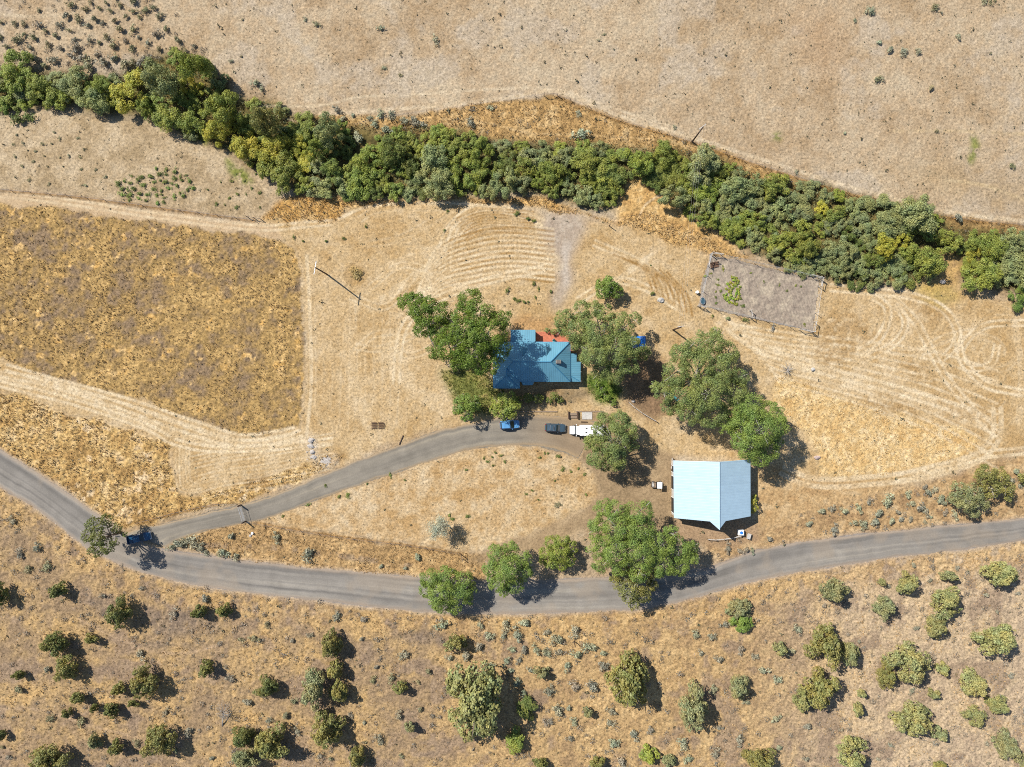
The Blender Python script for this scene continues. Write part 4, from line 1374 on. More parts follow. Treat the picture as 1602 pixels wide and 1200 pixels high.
def juniper(px, py, rx, ry, col, label, name='juniper_tree', cat='juniper', group='junipers on the dry slope', hk=1.5, hb=1.2):
    rm = (rx + ry) / 2 * SC
    h = hb + hk * rm
    p = W(px, py, h * 0.46)
    root = empty(name, (p.x, p.y, 0), 0)
    tag(root, label, cat, group)
    k = (H - h * .5) / H
    lx, ly = abs(px - CX) * h / H * .30, abs(py - CY) * h / H * .12      # a tall crown seen aslant looks longer
    sx, sy = max(rx - lx, rx * .8) * SC * k, max(ry - ly, ry * .8) * SC * k
    me = rnd.choice(J_BIG if rm > 2.6 else J_SML)
    cr = link(bpy.data.objects.new('crown', me), root)
    cr.rotation_euler = (0, 0, 0)
    # turn the shared crown without skewing the ellipse: quarter turns and mirrored copies only
    q = rnd.randrange(4)
    cr.rotation_euler = (0, 0, q * math.pi / 2)
    sx, sy = sx * 1.19, sy * 1.19
    s_ = (sx, sy) if q % 2 == 0 else (sy, sx)
    cr.scale = (s_[0] * rnd.choice((-1, 1)), s_[1] * rnd.choice((-1, 1)), h / 1.5)
    tr = link(bpy.data.objects.new('trunk', TRUNK), root)
    tr.scale = (max(sx, .8), max(sy, .8), h / 1.5)
    set_col(cr, G[col], 0.08)
    return root


JUN = [
    (0, 932, 12, 20, 'dk', 'dark juniper cut by the left edge, below the road bend'),
    (90, 924, 17, 14, 'dk', 'flat dark juniper just below the road bend at left'),
    (186, 959, 24, 25, 'dk', 'round dark green juniper with a wide shadow, below the driveway junction'),
    (311, 957, 15, 13, 'dk', 'left one of two small junipers below the gravel road'),
    (349, 957, 13, 12, 'dk', 'right one of two small junipers below the gravel road'),
    (85, 1008, 26, 20, 'dk', 'dark juniper above a browner one on the left slope'),
    (142, 1001, 13, 9, 'ol', 'tiny flat juniper between two footpaths at left'),
    (103, 1047, 19, 20, 'ol', 'brownish olive juniper touching the dark one above it'),
    (29, 1056, 11, 9, 'dk', 'tiny dark juniper alone near the left edge'),
    (224, 1068, 27, 26, 'ol', 'lopsided olive juniper with a small one at its west foot'),
    (184, 1078, 13, 11, 'ol', 'small juniper at the west foot of the lopsided olive one'),
    (208, 1100, 11, 7, 'dk', 'very small juniper at the south foot of the lopsided one'),
    (122, 1091, 13, 11, 'ol', 'small olive juniper above the footpath at lower left'),
    (105, 1118, 10, 9, 'dk', 'small dark juniper standing on the footpath at lower left'),
    (147, 1108, 9, 8, 'dk', 'smallest of three dark junipers above the footpath'),
    (174, 1112, 16, 13, 'dk', 'widest of the three dark junipers above the footpath'),
    (323, 1045, 16, 13, 'dk', 'small dark juniper left of the round one below the road'),
    (246, 1160, 29, 26, 'ol', 'round olive juniper with a deep shadow in the lower left quarter'),
    (146, 1160, 13, 13, 'gg', 'greyish small juniper in a pair at lower left'),
    (181, 1170, 17, 14, 'dk', 'darker small juniper in a pair at lower left'),
    (76, 1190, 34, 26, 'ol', 'large olive juniper cut by the bottom edge at far left'),
    (3, 1150, 8, 10, 'dk', 'small dark juniper at the left edge low down'),
    (380, 1153, 21, 18, 'dk', 'dark top one of the trio of junipers beside a dead grey shrub'),
    (384, 1187, 25, 17, 'gg', 'grey green lowest one of the trio at the bottom edge'),
    (424, 1166, 30, 30, 'ol', 'largest olive one of the trio with black shadow on its east'),
    (417, 1077, 20, 18, 'dk', 'round dark juniper left of the tall clump below the road'),
    (516, 1009, 21, 27, 'ol', 'topmost juniper of the tall clump below the road'),
    (525, 1045, 16, 17, 'ol', 'middle juniper of the tall clump below the road'),
    (489, 1077, 25, 32, 'gg', 'grey green juniper at the lower left of the tall clump'),
    (530, 1083, 20, 21, 'ol', 'olive juniper at the lower right of the tall clump'),
    (514, 1143, 27, 29, 'ol', 'round olive juniper just below the tall clump'),
    (558, 1184, 16, 22, 'ol', 'narrow juniper at the bottom edge under the round olive one'),
    (714, 1005, 17, 16, 'ol', 'small round juniper below the westernmost roadside tree'),
    (627, 1076, 13, 11, 'ol', 'tiny round olive juniper alone on the slope centre left'),
    (746, 1106, 46, 62, 'big', 'largest pale juniper on the slope, with deep shadow to its east'),
    (641, 1137, 11, 10, 'gg', 'tiny grey green juniper west of the largest pale juniper'),
    (848, 1052, 12, 11, 'gg', 'tiny grey green juniper east of the largest pale juniper'),
    (984, 1071, 40, 50, 'ol', 'big yellowish juniper in the lower centre beside a grey pointed one'),
    (1086, 1107, 26, 37, 'gg', 'grey pointed juniper east of the big yellowish one'),
    (1156, 1078, 19, 20, 'gg', 'small grey green juniper right of the grey pointed one'),
    (1155, 952, 20, 18, 'gg', 'grey green top half of a two toned shrub pair below the road'),
    (1160, 974, 19, 16, 'br', 'bright green lower half of a two toned shrub pair'),
    (920, 1115, 9, 9, 'gg', 'tiny juniper with a green tip in the sagebrush at lower centre'),
    (1016, 1182, 17, 17, 'yg', 'bright yellow green shrub at the bottom edge near centre'),
    (1046, 1190, 15, 12, 'gg', 'grey juniper touching the bright yellow green shrub'),
    (846, 1194, 14, 9, 'dk', 'dark juniper at the bottom edge left of centre'),
    (934, 1192, 16, 10, 'ol', 'olive juniper at the bottom edge right of the deep shadow'),
    (1188, 1188, 30, 19, 'ol', 'wide olive juniper cut by the bottom edge right of centre'),
    (1306, 924, 27, 22, 'gg', 'grey green juniper nearest the road on the right slope'),
    (1384, 951, 20, 18, 'gg', 'small pale grey green juniper lower right of the one by the road'),
    (1420, 914, 23, 18, 'yl', 'slanting yellow olive juniper just below the road at right'),
    (1380, 910, 7, 6, 'yl', 'tiny yellow juniper left of the slanting yellow olive one'),
    (1480, 940, 33, 25, 'yl', 'wide yellow olive juniper in the upper row at right'),
    (1484, 900, 19, 9, 'gg', 'low grey juniper just above the wide yellow olive one'),
    (1566, 898, 28, 25, 'yl', 'yellow olive juniper below the road near the right edge'),
    (1464, 983, 21, 19, 'yl', 'small yellowish juniper below the wide yellow olive one'),
    (1560, 1002, 38, 30, 'yl', 'broad golden juniper at the right edge, mid slope'),
    (1221, 1014, 14, 11, 'yl', 'tiny yellowish juniper left of the big two toned one'),
    (1294, 1010, 34, 32, 'ol', 'big two toned juniper, its olive west part'),
    (1330, 1024, 18, 24, 'gg', 'big two toned juniper, its bluish grey east part'),
    (1283, 1076, 32, 34, 'ol', 'olive juniper with a long black shadow below the two toned one'),
    (1254, 1094, 17, 20, 'yl', 'small yellowish juniper at the foot of the long shadowed one'),
    (1342, 1110, 12, 14, 'yl', 'tiny pointed juniper in the shadow tip of the olive one'),
    (1348, 1084, 9, 8, 'yl', 'smallest juniper between the two big olive ones at right'),
    (1422, 1036, 38, 34, 'yl', 'large yellow olive juniper in the centre of the right slope'),
    (1387, 1056, 18, 22, 'ol', 'darker small juniper at the west foot of the large central one'),
    (1475, 1047, 13, 12, 'yl', 'tiny yellow juniper just east of the large central one'),
    (1525, 1072, 25, 26, 'yl', 'yellow juniper with a pointed neighbour at its lower right'),
    (1561, 1102, 19, 16, 'yl', 'pointed yellow juniper at the lower right of its neighbour'),
    (1525, 1120, 20, 18, 'yl', 'small yellow juniper below the pair at right'),
    (1428, 1126, 34, 30, 'yl', 'large olive yellow juniper low on the right slope'),
    (1474, 1150, 15, 14, 'gg', 'grey green juniper at the east foot of the low large one'),
    (1461, 1088, 12, 9, 'yl', 'tiny yellow juniper above the low large one'),
    (1333, 1183, 34, 28, 'yl', 'large yellow olive juniper cut by the bottom edge at right'),
    (1574, 1166, 24, 22, 'gg', 'pale grey green juniper at the lower right corner'),
    (1470, 1198, 18, 8, 'ol', 'olive juniper tip at the bottom edge near the right corner'),
    (1600, 1190, 10, 12, 'gg', 'pale juniper in the extreme lower right corner'),
    (1604, 748, 12, 10, 'ol', 'juniper cut by the right edge just above the road'),
    (824, 1108, 15, 20, 'wild', 'reddish dark shrub in the shadow of the largest pale juniper'),
    (806, 1160, 18, 20, 'yg', 'yellowish shrub in deep shadow below the largest pale juniper'),
]
for row in JUN:
    if 'shrub' in row[5].split('beside')[0]:
        juniper(*row, name='slope_shrub', cat='shrub', group='shrubs on the dry slope', hk=0.9, hb=0.8)
    else:
        juniper(*row)

# ------------------------------------------------------------------ the creek thicket
def ragged_crown(seed, leaf):
    """a many stemmed willow: small heads at uneven heights, open between them"""
    r = random.Random(seed)
    lobes = []
    for i in range(r.randint(11, 15)):
        a, d = r.uniform(0, 6.28), math.sqrt(r.uniform(0, 1)) * .86
        q = r.uniform(.20, .42)
        lobes.append((d * math.cos(a), d * math.sin(a), r.uniform(.55, 1.2) * (1.1 - .5 * d) + .1, q, q * r.uniform(.8, 1.2), q * r.uniform(.9, 1.3)))
    return crown_points(lobes, leaf, seed, 1.15, nsub=12, subr=(0.24, 0.50), zmin=-0.4, inner=.4)


W_PRO = []
for s in range(10):
    P, Nn, sz = ragged_crown(800 + s, .085)
    k = P[:, 2] > .03
    W_PRO.append(leaf_cloud('willow', P[k], Nn[k], sz[k], M_LEAF, s))
W_FINE = []
for s in range(6):
    P, Nn, sz = ragged_crown(860 + s, .062)
    k = P[:, 2] > .03
    W_FINE.append(leaf_cloud('willow', P[k], Nn[k], sz[k], M_LEAF, s))


def copy_shrub(name, me, px, py, rpx, h, col, label, cat, group, jit=0.12, ratio=1.0, kz=1.5):
    p = W(px, py, h * 0.55)
    k = (H - h * .55) / H
    o = link(bpy.data.objects.new(name, me))
    o.location = (p.x, p.y, gz(px, py) - 0.05)
    s = rpx * SC * k
    q = rnd.randrange(4)
    o.rotation_euler = (0, 0, q * math.pi / 2 + rnd.uniform(-.5, .5))
    o.scale = (s * rnd.uniform(.9, 1.1) * rnd.choice((-1, 1)), s * ratio * rnd.uniform(.9, 1.1), h / kz)
    set_col(o, G[col], jit)
    tag(o, label, cat, group)
    return o


PROM = [
    (28, 112, 28, 5, 'yg', 'bright green willow at the left end of the creek, below the sage hillside'),
    (60, 140, 24, 4.5, 'wil', 'olive willow between the bright green ones at the left end of the creek'),
    (112, 134, 25, 5, 'wilg', 'grey green willow in the west reach of the creek thicket'),
    (152, 132, 18, 4, 'yg', 'small bright willow beside an opening in the west thicket'),
    (202, 146, 28, 5, 'wily', 'yellowing willow beside the tall grey green creek tree'),
    (244, 120, 27, 10, 'wilg', 'tall grey green tree on the north bank at the west end'),
    (300, 106, 25, 11, 'wil', 'tallest creek tree, throwing a long shadow onto the pasture'),
    (268, 185, 24, 5, 'wil', 'olive willow on the south bank facing the pale flat'),
    (304, 184, 22, 5, 'yg', 'green willow below the tallest creek tree'),
    (352, 168, 30, 9, 'wil', 'large round olive tree in the bend of the creek'),
    (336, 206, 22, 5, 'wily', 'yellow green willow at the foot of the large round tree'),
    (417, 184, 24, 10, 'ol', 'dark olive tree at the north bank where the path meets the creek'),
    (384, 228, 24, 5, 'wily', 'yellow leaved willow on the south bank of the bend'),
    (430, 232, 24, 5, 'wily', 'yellow willow just east of the creek bend'),
    (512, 206, 22, 9, 'wilg', 'dark grey green tree with black shadow on the north bank'),
    (494, 232, 18, 7, 'yg', 'narrow bright green tree below the dark grey green one'),
    (998, 252, 22, 6, 'yg', 'bright willow at the gap in the middle of the thicket'),
    (1438, 334, 30, 7.5, 'wilg', 'domed grey green tree at the east end of the thicket'),
    (1388, 386, 20, 5.5, 'wily', 'vivid yellow topped willow south of the domed tree'),
    (1450, 405, 26, 6, 'wil', 'green willow beside the shadowed opening at the east end'),
    (1538, 428, 26, 5, 'wil', 'olive willow east of the shadowed opening'),
    (1594, 465, 18, 2.5, 'br', 'low green bush at the right edge below the thicket'),
]
done = []
for px, py, r, h, col, lab in PROM:
    copy_shrub('willow_tree' if h >= 7 else 'willow_shrub', rnd.choice(W_FINE), px, py, r * 1.08, h, col, lab, 'tree' if h >= 7 else 'shrub', 'trees and willows along the creek', 0.05)
    done.append((px, py, r * 0.72))

crk = pmask(P_CREEK, 0, 0.3)
gapm = pmask([(975, 285), (1005, 272), (1050, 305), (1040, 330), (985, 330)], 0) + pmask([(1474, 385), (1506, 395), (1510, 452), (1440, 470), (1462, 430)], 0) + pmask([(70, 160), (110, 150), (240, 180), (230, 200), (60, 176)], 0) + \
    pmask([(540, 200), (590, 205), (590, 238), (556, 250), (540, 230)], 0)
rr = random.Random(5)
fill = []
for _ in range(30000):
    x, y = rr.uniform(-12, 1614), rr.uniform(80, 470)
    if sample(crk, x, y) < .5 or sample(gapm, x, y) > .3:
        continue
    r = 10 + 15 * rr.random() ** 1.6
    if x < 470 and rr.random() < .55:
        continue
    if any((x - a) ** 2 + (y - b) ** 2 < (0.72 * (r + c / 0.72 * 0.9)) ** 2 for a, b, c in done):
        continue
    # stay mostly inside the outline
    if min(sample(crk, x + r * .5, y), sample(crk, x - r * .5, y), sample(crk, x, y + r * .55), sample(crk, x, y - r * .55)) < .5:
        continue
    done.append((x, y, r * 0.72))
    fill.append((x, y, r))
TONE = {'wil': 'olive green', 'wilg': 'grey green', 'wild': 'dark green', 'wily': 'yellowish', 'yg': 'fresh green'}
for x, y, r in fill:
    v = float(sample(nE, x, y)) * .75 + rr.random() * .25
    if x < 480:
        col = 'wily' if v > .66 else 'yg' if v > .55 else 'wil' if v > .38 else 'wilg'
    elif x < 1130:
        col = 'yg' if v > .72 else 'wil' if v > .55 else 'wilg' if v > .36 else 'wild'
    else:
        col = 'wily' if v > .8 else 'wil' if v > .58 else 'wilg' if v > .3 else 'wild'
    reach = 'west reach' if x < 450 else 'middle reach' if x < 960 else 'stretch by the garden' if x < 1320 else 'east reach'
    copy_shrub('willow_shrub', rr.choice(W_FINE if r > 16 else W_PRO), x, y, r * 1.27, max(1.5, r * .18 * rr.uniform(.6, 1.6)), col, f'{TONE[col]} willow packed in the creek thicket, {reach}', 'shrub', 'trees and willows along the creek', 0.14, rr.uniform(.8, 1.2))
print('fill willows', len(fill))
# low growth that closes the ground between the willows, one object
r = np.random.default_rng(66)
x, y = r.uniform(-40, 1640, 90000), r.uniform(80, 475, 90000)
k = (sample(blur(crk, 3), x, y) > r.uniform(.45, .75, len(x))) & (sample(gapm, x, y) < .3) & (r.random(len(x)) < .25 + .6 * sample(nF, x, y))
x, y = x[k], y[k]
zu = r.uniform(.1, .8, len(x)) * (.5 + sample(nC, x, y))
P_ = np.stack([(x - CX) * SC, (CY - y) * SC, sample(RELIEF, x, y) + zu], -1)
P_ = np.repeat(P_, 3, 0) + r.normal(0, .22, (len(x) * 3, 3)) * np.array([1, 1, .5])
ug = link(bpy.data.objects.new('undergrowth', leaf_cloud('undergrowth', P_, r.normal(0, .6, P_.shape) + np.array([0, 0, .8]), r.uniform(.16, .36, len(P_)), M_LEAF, 8)))
ug.color = (.15, .15, .068, 1)
tag(ug, 'low tangled growth between the creek willows', kind='stuff')


# ------------------------------------------------------------------ sagebrush and weeds
def bush_mesh(seed, n, leaf, mat=None, spread=1.0):
    r = np.random.default_rng(seed)
    cl = []
    for i in range(9):
        a, d = r.uniform(0, 6.28), abs(r.normal(0, .42))
        q = r.uniform(.28, .46)
        cl.append((d * math.cos(a), d * math.sin(a), r.uniform(.35, .75), q, q, q))
    P, Nn = [], []
    for c in cl:
        e = rdirs(n // 9, r, -.4)
        P.append(np.array(c[:3]) + e * c[3] * r.uniform(.5, 1.15, (len(e), 1)))
        Nn.append(e + r.normal(0, .5, e.shape))
    P, Nn = np.vstack(P), np.vstack(Nn)
    k = P[:, 2] > 0
    return leaf_cloud('sagebrush', P[k], Nn[k], leaf * r.uniform(.6, 1.4, k.sum()), mat or M_SAGE, seed, 0.5)


SAGE = [bush_mesh(900 + i, 420, 0.24) for i in range(7)]
placed = []


def sage(px, py, r, col, label, group, name='sagebrush', cat='sagebrush', hk=0.95, ratio=1.0):
    placed.append((px, py, r))
    return copy_shrub(name, rnd.choice(SAGE), px, py, r * 1.1, max(.35, r * SC * hk), col, label, cat, group, 0.15, ratio, 1.1)


LV = ('pale grey sagebrush on the bank between the gravel road and the mown yard', 'sagebrush on the road bank')
for px, py, r in [(1286, 800, 8), (1301, 796, 7), (1321, 800, 7), (1266, 820, 7), (1305, 828, 8), (1205, 844, 7), (1345, 795, 7), (1360, 786, 6), (1389, 785, 11), (1375, 802, 9), (1405, 801, 6), (1350, 820, 8),
                  (1370, 817, 10), (1395, 815, 7), (1410, 812, 7), (1425, 812, 6), (1422, 776, 6), (1427, 787, 7), (1447, 762, 6), (1452, 770, 7), (1462, 767, 6), (1472, 780, 9), (1477, 787, 7), (1440, 795, 9),
                  (1450, 800, 8), (1480, 802, 6), (1495, 805, 7), (1457, 809, 4), (1447, 816, 4), (1337, 817, 7), (1590, 738, 7), (1584, 752, 7), (1596, 760, 6), (1140, 858, 7), (1158, 862, 6), (1168, 860, 6), (1178, 862, 5)]:
    sage(px, py, r, 'sageg' if rnd.random() < .6 else 'sage', *LV)
LW = ('blue green sagebrush on the verge between driveway fence and road', 'sagebrush on the verge')
for px, py, r in [(268, 856, 7), (278, 850, 10), (290, 846, 10), (302, 852, 11), (314, 858, 8), (322, 864, 5), (361, 839, 8), (347, 864, 11), (369, 870, 6), (433, 841, 9), (482, 865, 11), (653, 872, 8), (596, 886, 5),
                  (634, 889, 5)]:
    sage(px, py, r, 'sageg', *LW)
LP = ('small dark sagebrush alone on the open upper pasture', 'sagebrush dotted over the upper pasture')
for px, py, r in [(1363, 17, 8), (1338, 32, 4), (1376, 66, 6), (1393, 77, 7), (1414, 80, 7), (1437, 81, 6), (1500, 57, 6), (1373, 124, 7), (1457, 137, 6), (1463, 10, 7), (1585, 260, 6), (477, 31, 4), (495, 38, 6), (595, 44, 6),
                  (680, 62, 7), (1540, 0, 6), (1550, 2, 5), (600, 106, 4), (627, 117, 4), (936, 63, 3), (945, 54, 3), (60, 17, 4), (379, 30, 3), (362, 95, 4), (377, 88, 3), (1322, 208, 4), (1465, 205, 4), (1246, 268, 4)]:
    sage(px, py, r, 'saged' if rnd.random() < .6 else 'sageg', *LP)
LN = ('grey sagebrush on the golden bank north of the creek', 'sagebrush along the north bank')
for px, py, r in [(527, 172, 8), (594, 180, 7), (578, 184, 5), (612, 178, 8), (648, 190, 9), (633, 188, 8), (604, 201, 10), (586, 194, 7), (560, 214, 11), (486, 205, 9), (660, 194, 7), (737, 192, 9), (908, 207, 12), (905, 176, 6),
                  (767, 168, 6), (1055, 198, 4), (400, 130, 7), (408, 138, 6), (1500, 340, 9), (535, 186, 7), (552, 180, 5)]:
    sage(px, py, r, 'sageg' if rnd.random() < .5 else 'sage', *LN)


def scatter(poly, n, rr_, mind, fn, seed, avoid=()):
    m = pmask(poly, 0, 0.3)
    P = np.asarray(poly, float)
    a, b = P.min(0), P.max(0)
    r = random.Random(seed)
    got, tries = [], 0
    while len(got) < n and tries < 20000:
        tries += 1
        x, y = r.uniform(a[0], b[0]), r.uniform(a[1], b[1])
        rad = r.uniform(*rr_)
        if sample(m, x, y) < .5 or any((x - p) ** 2 + (y - q) ** 2 < (rad + s + mind) ** 2 for p, q, s in got):
            continue
        if any((x - p) ** 2 + (y - q) ** 2 < (rad + s) ** 2 * .8 for p, q, s in avoid):
            continue
        got.append((x, y, rad))
        fn(x, y, rad, r)


JAV = [(j[0], j[1], (j[2] + j[3]) / 2) for j in JUN]
LH = ('dark olive sagebrush on the hillside above the west creek', 'sagebrush on the north west hillside')
scatter([(92, -8), (250, -8), (252, 26), (196, 32), (150, 34), (108, 14)], 19, (5, 8.5), 1, lambda x, y, r, q: sage(x, y, r, 'saged', *LH, hk=1.15, ratio=.8), 1)
scatter([(40, 28), (120, 22), (180, 40), (280, 40), (312, 75), (290, 90), (210, 98), (120, 96), (60, 80), (0, 74), (-10, 34)], 44, (4.5, 8.5), 2, lambda x, y, r, q: sage(x, y, r, 'saged' if q.random() < .75 else 'sage', *LH, hk=1.15), 2)
scatter([(20, 76), (120, 86), (220, 92), (218, 122), (160, 120), (90, 108), (24, 98)], 15, (6, 11), -1, lambda x, y, r, q: sage(x, y, r, 'sage' if q.random() < .6 else 'saged', *LH), 3)
LS = ('grey sagebrush scattered on the west slope below the road', 'sagebrush on the slope below the road')
LM = ('blue grey sagebrush in the tangle on the middle slope', 'sagebrush on the slope below the road')
LE = ('small grey sagebrush on the pale east slope', 'sagebrush on the slope below the road')
scatter([(0, 800), (60, 830), (160, 890), (260, 925), (400, 945), (640, 968), (680, 1000), (660, 1200), (0, 1200)], 50, (5, 9), 6, lambda x, y, r, q: sage(x, y, r, 'sage' if q.random() < .6 else 'saged', *LS), 4, JAV)
scatter([(690, 975), (780, 970), (900, 980), (960, 1010), (940, 1060), (900, 1120), (820, 1100), (760, 1040), (700, 1040)], 34, (6.5, 11), 0, lambda x, y, r, q: sage(x, y, r, 'sageg' if q.random() < .7 else 'sage', *LM), 5, JAV)
scatter([(850, 1090), (940, 1100), (1060, 1130), (1180, 1130), (1190, 1200), (860, 1200)], 15, (6, 10), 3, lambda x, y, r, q: sage(x, y, r, 'sage' if q.random() < .6 else 'sageg', *LM), 6, JAV)
scatter([(1060, 975), (1140, 960), (1210, 940), (1260, 940), (1230, 1100), (1290, 1160), (1200, 1180), (1100, 1060)], 16, (6, 9), 4, lambda x, y, r, q: sage(x, y, r, 'sage' if q.random() < .6 else 'sageg', *LE), 7, JAV)
scatter([(1260, 900), (1602, 860), (1602, 1200), (1250, 1200)], 18, (4, 6), 10, lambda x, y, r, q: sage(x, y, r, 'sage', *LE), 8, JAV)
print('sage', len(placed))
# the many smaller sage clumps of the slope and hillside, one object
r = np.random.default_rng(321)
pts = []
for poly, n, lo, hi in ((P_SLOPE, 1300, .25, .85), ([(30, 0), (260, 0), (330, 90), (230, 120), (0, 95), (-20, 30)], 90, .3, .7), (P_EVERGE, 90, .3, .7), (P_NSTRIP, 60, .3, .8)):
    mm = pmask(poly, 0)
    P = np.asarray(poly, float)
    x, y = r.uniform(max(P[:, 0].min(), -60), min(P[:, 0].max(), 1660), n * 4), r.uniform(max(P[:, 1].min(), -40), min(P[:, 1].max(), 1240), n * 4)
    k = (sample(mm, x, y) > .5) & (r.random(len(x)) < .2 + .8 * sstep(sample(nE, x, y), .35, .65)) & (sample(m_road, x, y) < .2)
    pts.append(np.stack([x[k][:n], y[k][:n], r.uniform(lo, hi, k.sum())[:n]], 1))
pts = np.vstack(pts)
q = 46
s = np.repeat(pts[:, 2], q)
e = rdirs(len(s), r, -.2)
P_ = np.stack([np.repeat((pts[:, 0] - CX) * SC, q), np.repeat((CY - pts[:, 1]) * SC, q), np.repeat(sample(RELIEF, pts[:, 0], pts[:, 1]), q)], -1) + e * (s * r.uniform(.5, 1.1, len(s)))[:, None] * np.array([1, 1, .75])
sb = link(bpy.data.objects.new('sage_scrub', leaf_cloud('sage_scrub', P_, e + r.normal(0, .5, e.shape), s * .42, M_SAGE, 4, .5)))
sb.color = (.25, .21, .17, 1)
tag(sb, 'small sage clumps strewn over the slope and banks', kind='stuff')

# weeds: green tufts on the pale flat by the creek, and dark little bushes in the yard
LF = ('low green weed clump on the pale flat south of the west creek', 'weed clumps on the flat')
scatter([(180, 285), (240, 262), (300, 268), (310, 290), (285, 310), (230, 322), (190, 312)], 46, (3, 6.5), -2, lambda x, y, r, q: sage(x, y, r, 'wild' if q.random() < .7 else 'cot2', *LF, name='weed_clump', cat='weed', hk=.7), 9)
scatter([(20, 200), (110, 205), (180, 280), (120, 300), (10, 280)], 26, (2, 4), 6, lambda x, y, r, q: sage(x, y, r, 'saged', *LF, name='weed_clump', cat='weed', hk=.7), 10)
scatter([(310, 290), (400, 270), (412, 330), (330, 330)], 14, (2, 4.5), 6, lambda x, y, r, q: sage(x, y, r, 'wild', *LF, name='weed_clump', cat='weed', hk=.7), 12)
sage(28, 186, 12, 'wild', 'dark low bush at the edge of the flat, far left', None, name='low_bush', cat='bush')
sage(42, 182, 9, 'wild', 'smaller dark bush beside the one at far left of the flat', None, name='low_bush', cat='bush')
LY = ('small dark bush on the mown yard north of the house', 'small bushes in the mown yard')
for px, py, r in [(459, 371, 3.5), (474, 377, 3), (510, 377, 3.5), (538, 373, 3.5), (572, 354, 3.5), (695, 360, 3), (808, 334, 5), (826, 342, 5), (836, 345, 4), (1021, 459, 5), (835, 444, 4), (862, 456, 4), (843, 452, 3), (838, 465, 3), (794, 454, 5),
                  (805, 467, 4), (812, 470, 4), (820, 472, 4), (826, 472, 3), (700, 330, 3), (1018, 415, 2)]:
    sage(px, py, r, 'wild', *LY, name='low_bush', cat='bush')
LT = ('small brown green weed on the triangular lawn by the driveway', 'weeds on the triangular lawn')
for px, py, r in [(757, 717, 3), (762, 722, 3), (770, 715, 3), (775, 708, 3), (784, 713, 3), (771, 728, 3), (790, 723, 3), (857, 709, 3), (852, 709, 2.5), (874, 714, 4), (880, 735, 4.5), (845, 716, 3), (893, 738, 3), (905, 733, 3), (824, 773, 3), (832, 767, 2.5),
                  (544, 774, 5), (482, 790, 4), (574, 757, 2.5), (610, 744, 4), (731, 808, 4), (703, 806, 4), (708, 812, 4), (530, 777, 4), (868, 752, 2.5), (915, 742, 3), (917, 774, 3), (842, 782, 2.5), (509, 759, 3), (442, 808, 3), (633, 751, 2.5), (729, 735, 3)]:
    sage(px, py, r, 'wild', *LT, name='weed_clump', cat='weed', hk=.6)
sage(873, 790, 6, 'saged', 'brown brush heap on the triangular lawn', None, name='brush_heap', cat='brush heap', hk=.7)
sage(590 + 967, 0, 4, 'saged', 'dark sagebrush at the top edge towards the right corner', None)
# tall tuft left standing in the mown yard
tuft = link(bpy.data.objects.new('grass_tuft', bush_mesh(77, 900, 0.16)))
p = W(557, 428)
tuft.location = (p.x, p.y, 0)
tuft.scale = (2.0, 2.1, 0.9)
tuft.color = (0.36, 0.26, 0.10, 1)
tag(tuft, 'round tuft of tall yellow grass left standing in the mown yard', 'grass tuft')


# silver tree leaning over the lawn, dead grey shrubs
def thin_tree(name, base, top, h, r, col, label, cat, seed, leafn=700, bark=None, leaf=0.2):
    b = W(*base)
    root = empty(name, b)
    tag(root, label, cat)
    t = W(top[0], top[1], h * .75) - b
    rg = np.random.default_rng(seed)
    m = MB()
    m.tube([(0, 0, -.1), (t.x * .3, t.y * .3, h * .3), (t.x * .7, t.y * .7, h * .55), (t.x, t.y, h * .8)], [.2, .15, .1, .04], 7)
    Ps, Nn = [], []
    for i in range(26):
        d = rdirs(1, rg, -.35)[0]
        a = Vector((t.x, t.y, h * .75)) * rg.uniform(.55, .95)
        e = Vector((t.x, t.y, h * .75)) + Vector((d[0] * r, d[1] * r, d[2] * h * .25))
        m.tube([a, a.lerp(e, .5) + Vector((0, 0, .15)), e], [.05, .03, .012], 4)
        n = leafn // 26
        if n:
            k = rg.uniform(.35, 1.05, (n, 1))
            Ps.append(np.array(a) * (1 - k) + np.array(e) * k + rg.normal(0, .42, (n, 3)))
            Nn.append(rg.normal(0, 1, (n, 3)) + np.array([0, 0, .5]))
    m.build('trunk', bark or M_BARKG, root, smooth=True)
    if Ps:
        P_ = np.vstack(Ps)
        c = link(bpy.data.objects.new('crown', leaf_cloud('crown', P_, np.vstack(Nn), leaf * rg.uniform(.6, 1.3, len(P_)), M_SAGE, seed, .45)), root)
        set_col(c, G[col])
    return root


thin_tree('olive_tree', (702, 822), (685, 826), 6.5, 2.5, 'silver', 'lone silvery grey tree on the triangular lawn', 'tree', 301, 4200, leaf=.26)
thin_tree('dead_shrub', (348, 1136), (350, 1112), 2.2, 2.2, 'deadg', 'dead grey shrub with a twisted bare trunk on the west slope', 'shrub', 302, 500)
thin_tree('dead_shrub', (1232, 580), (1232, 578), 1.0, 1.9, 'deadg', 'grey heap of dead branches on the east yard', 'branch heap', 303, 160, leaf=.14)


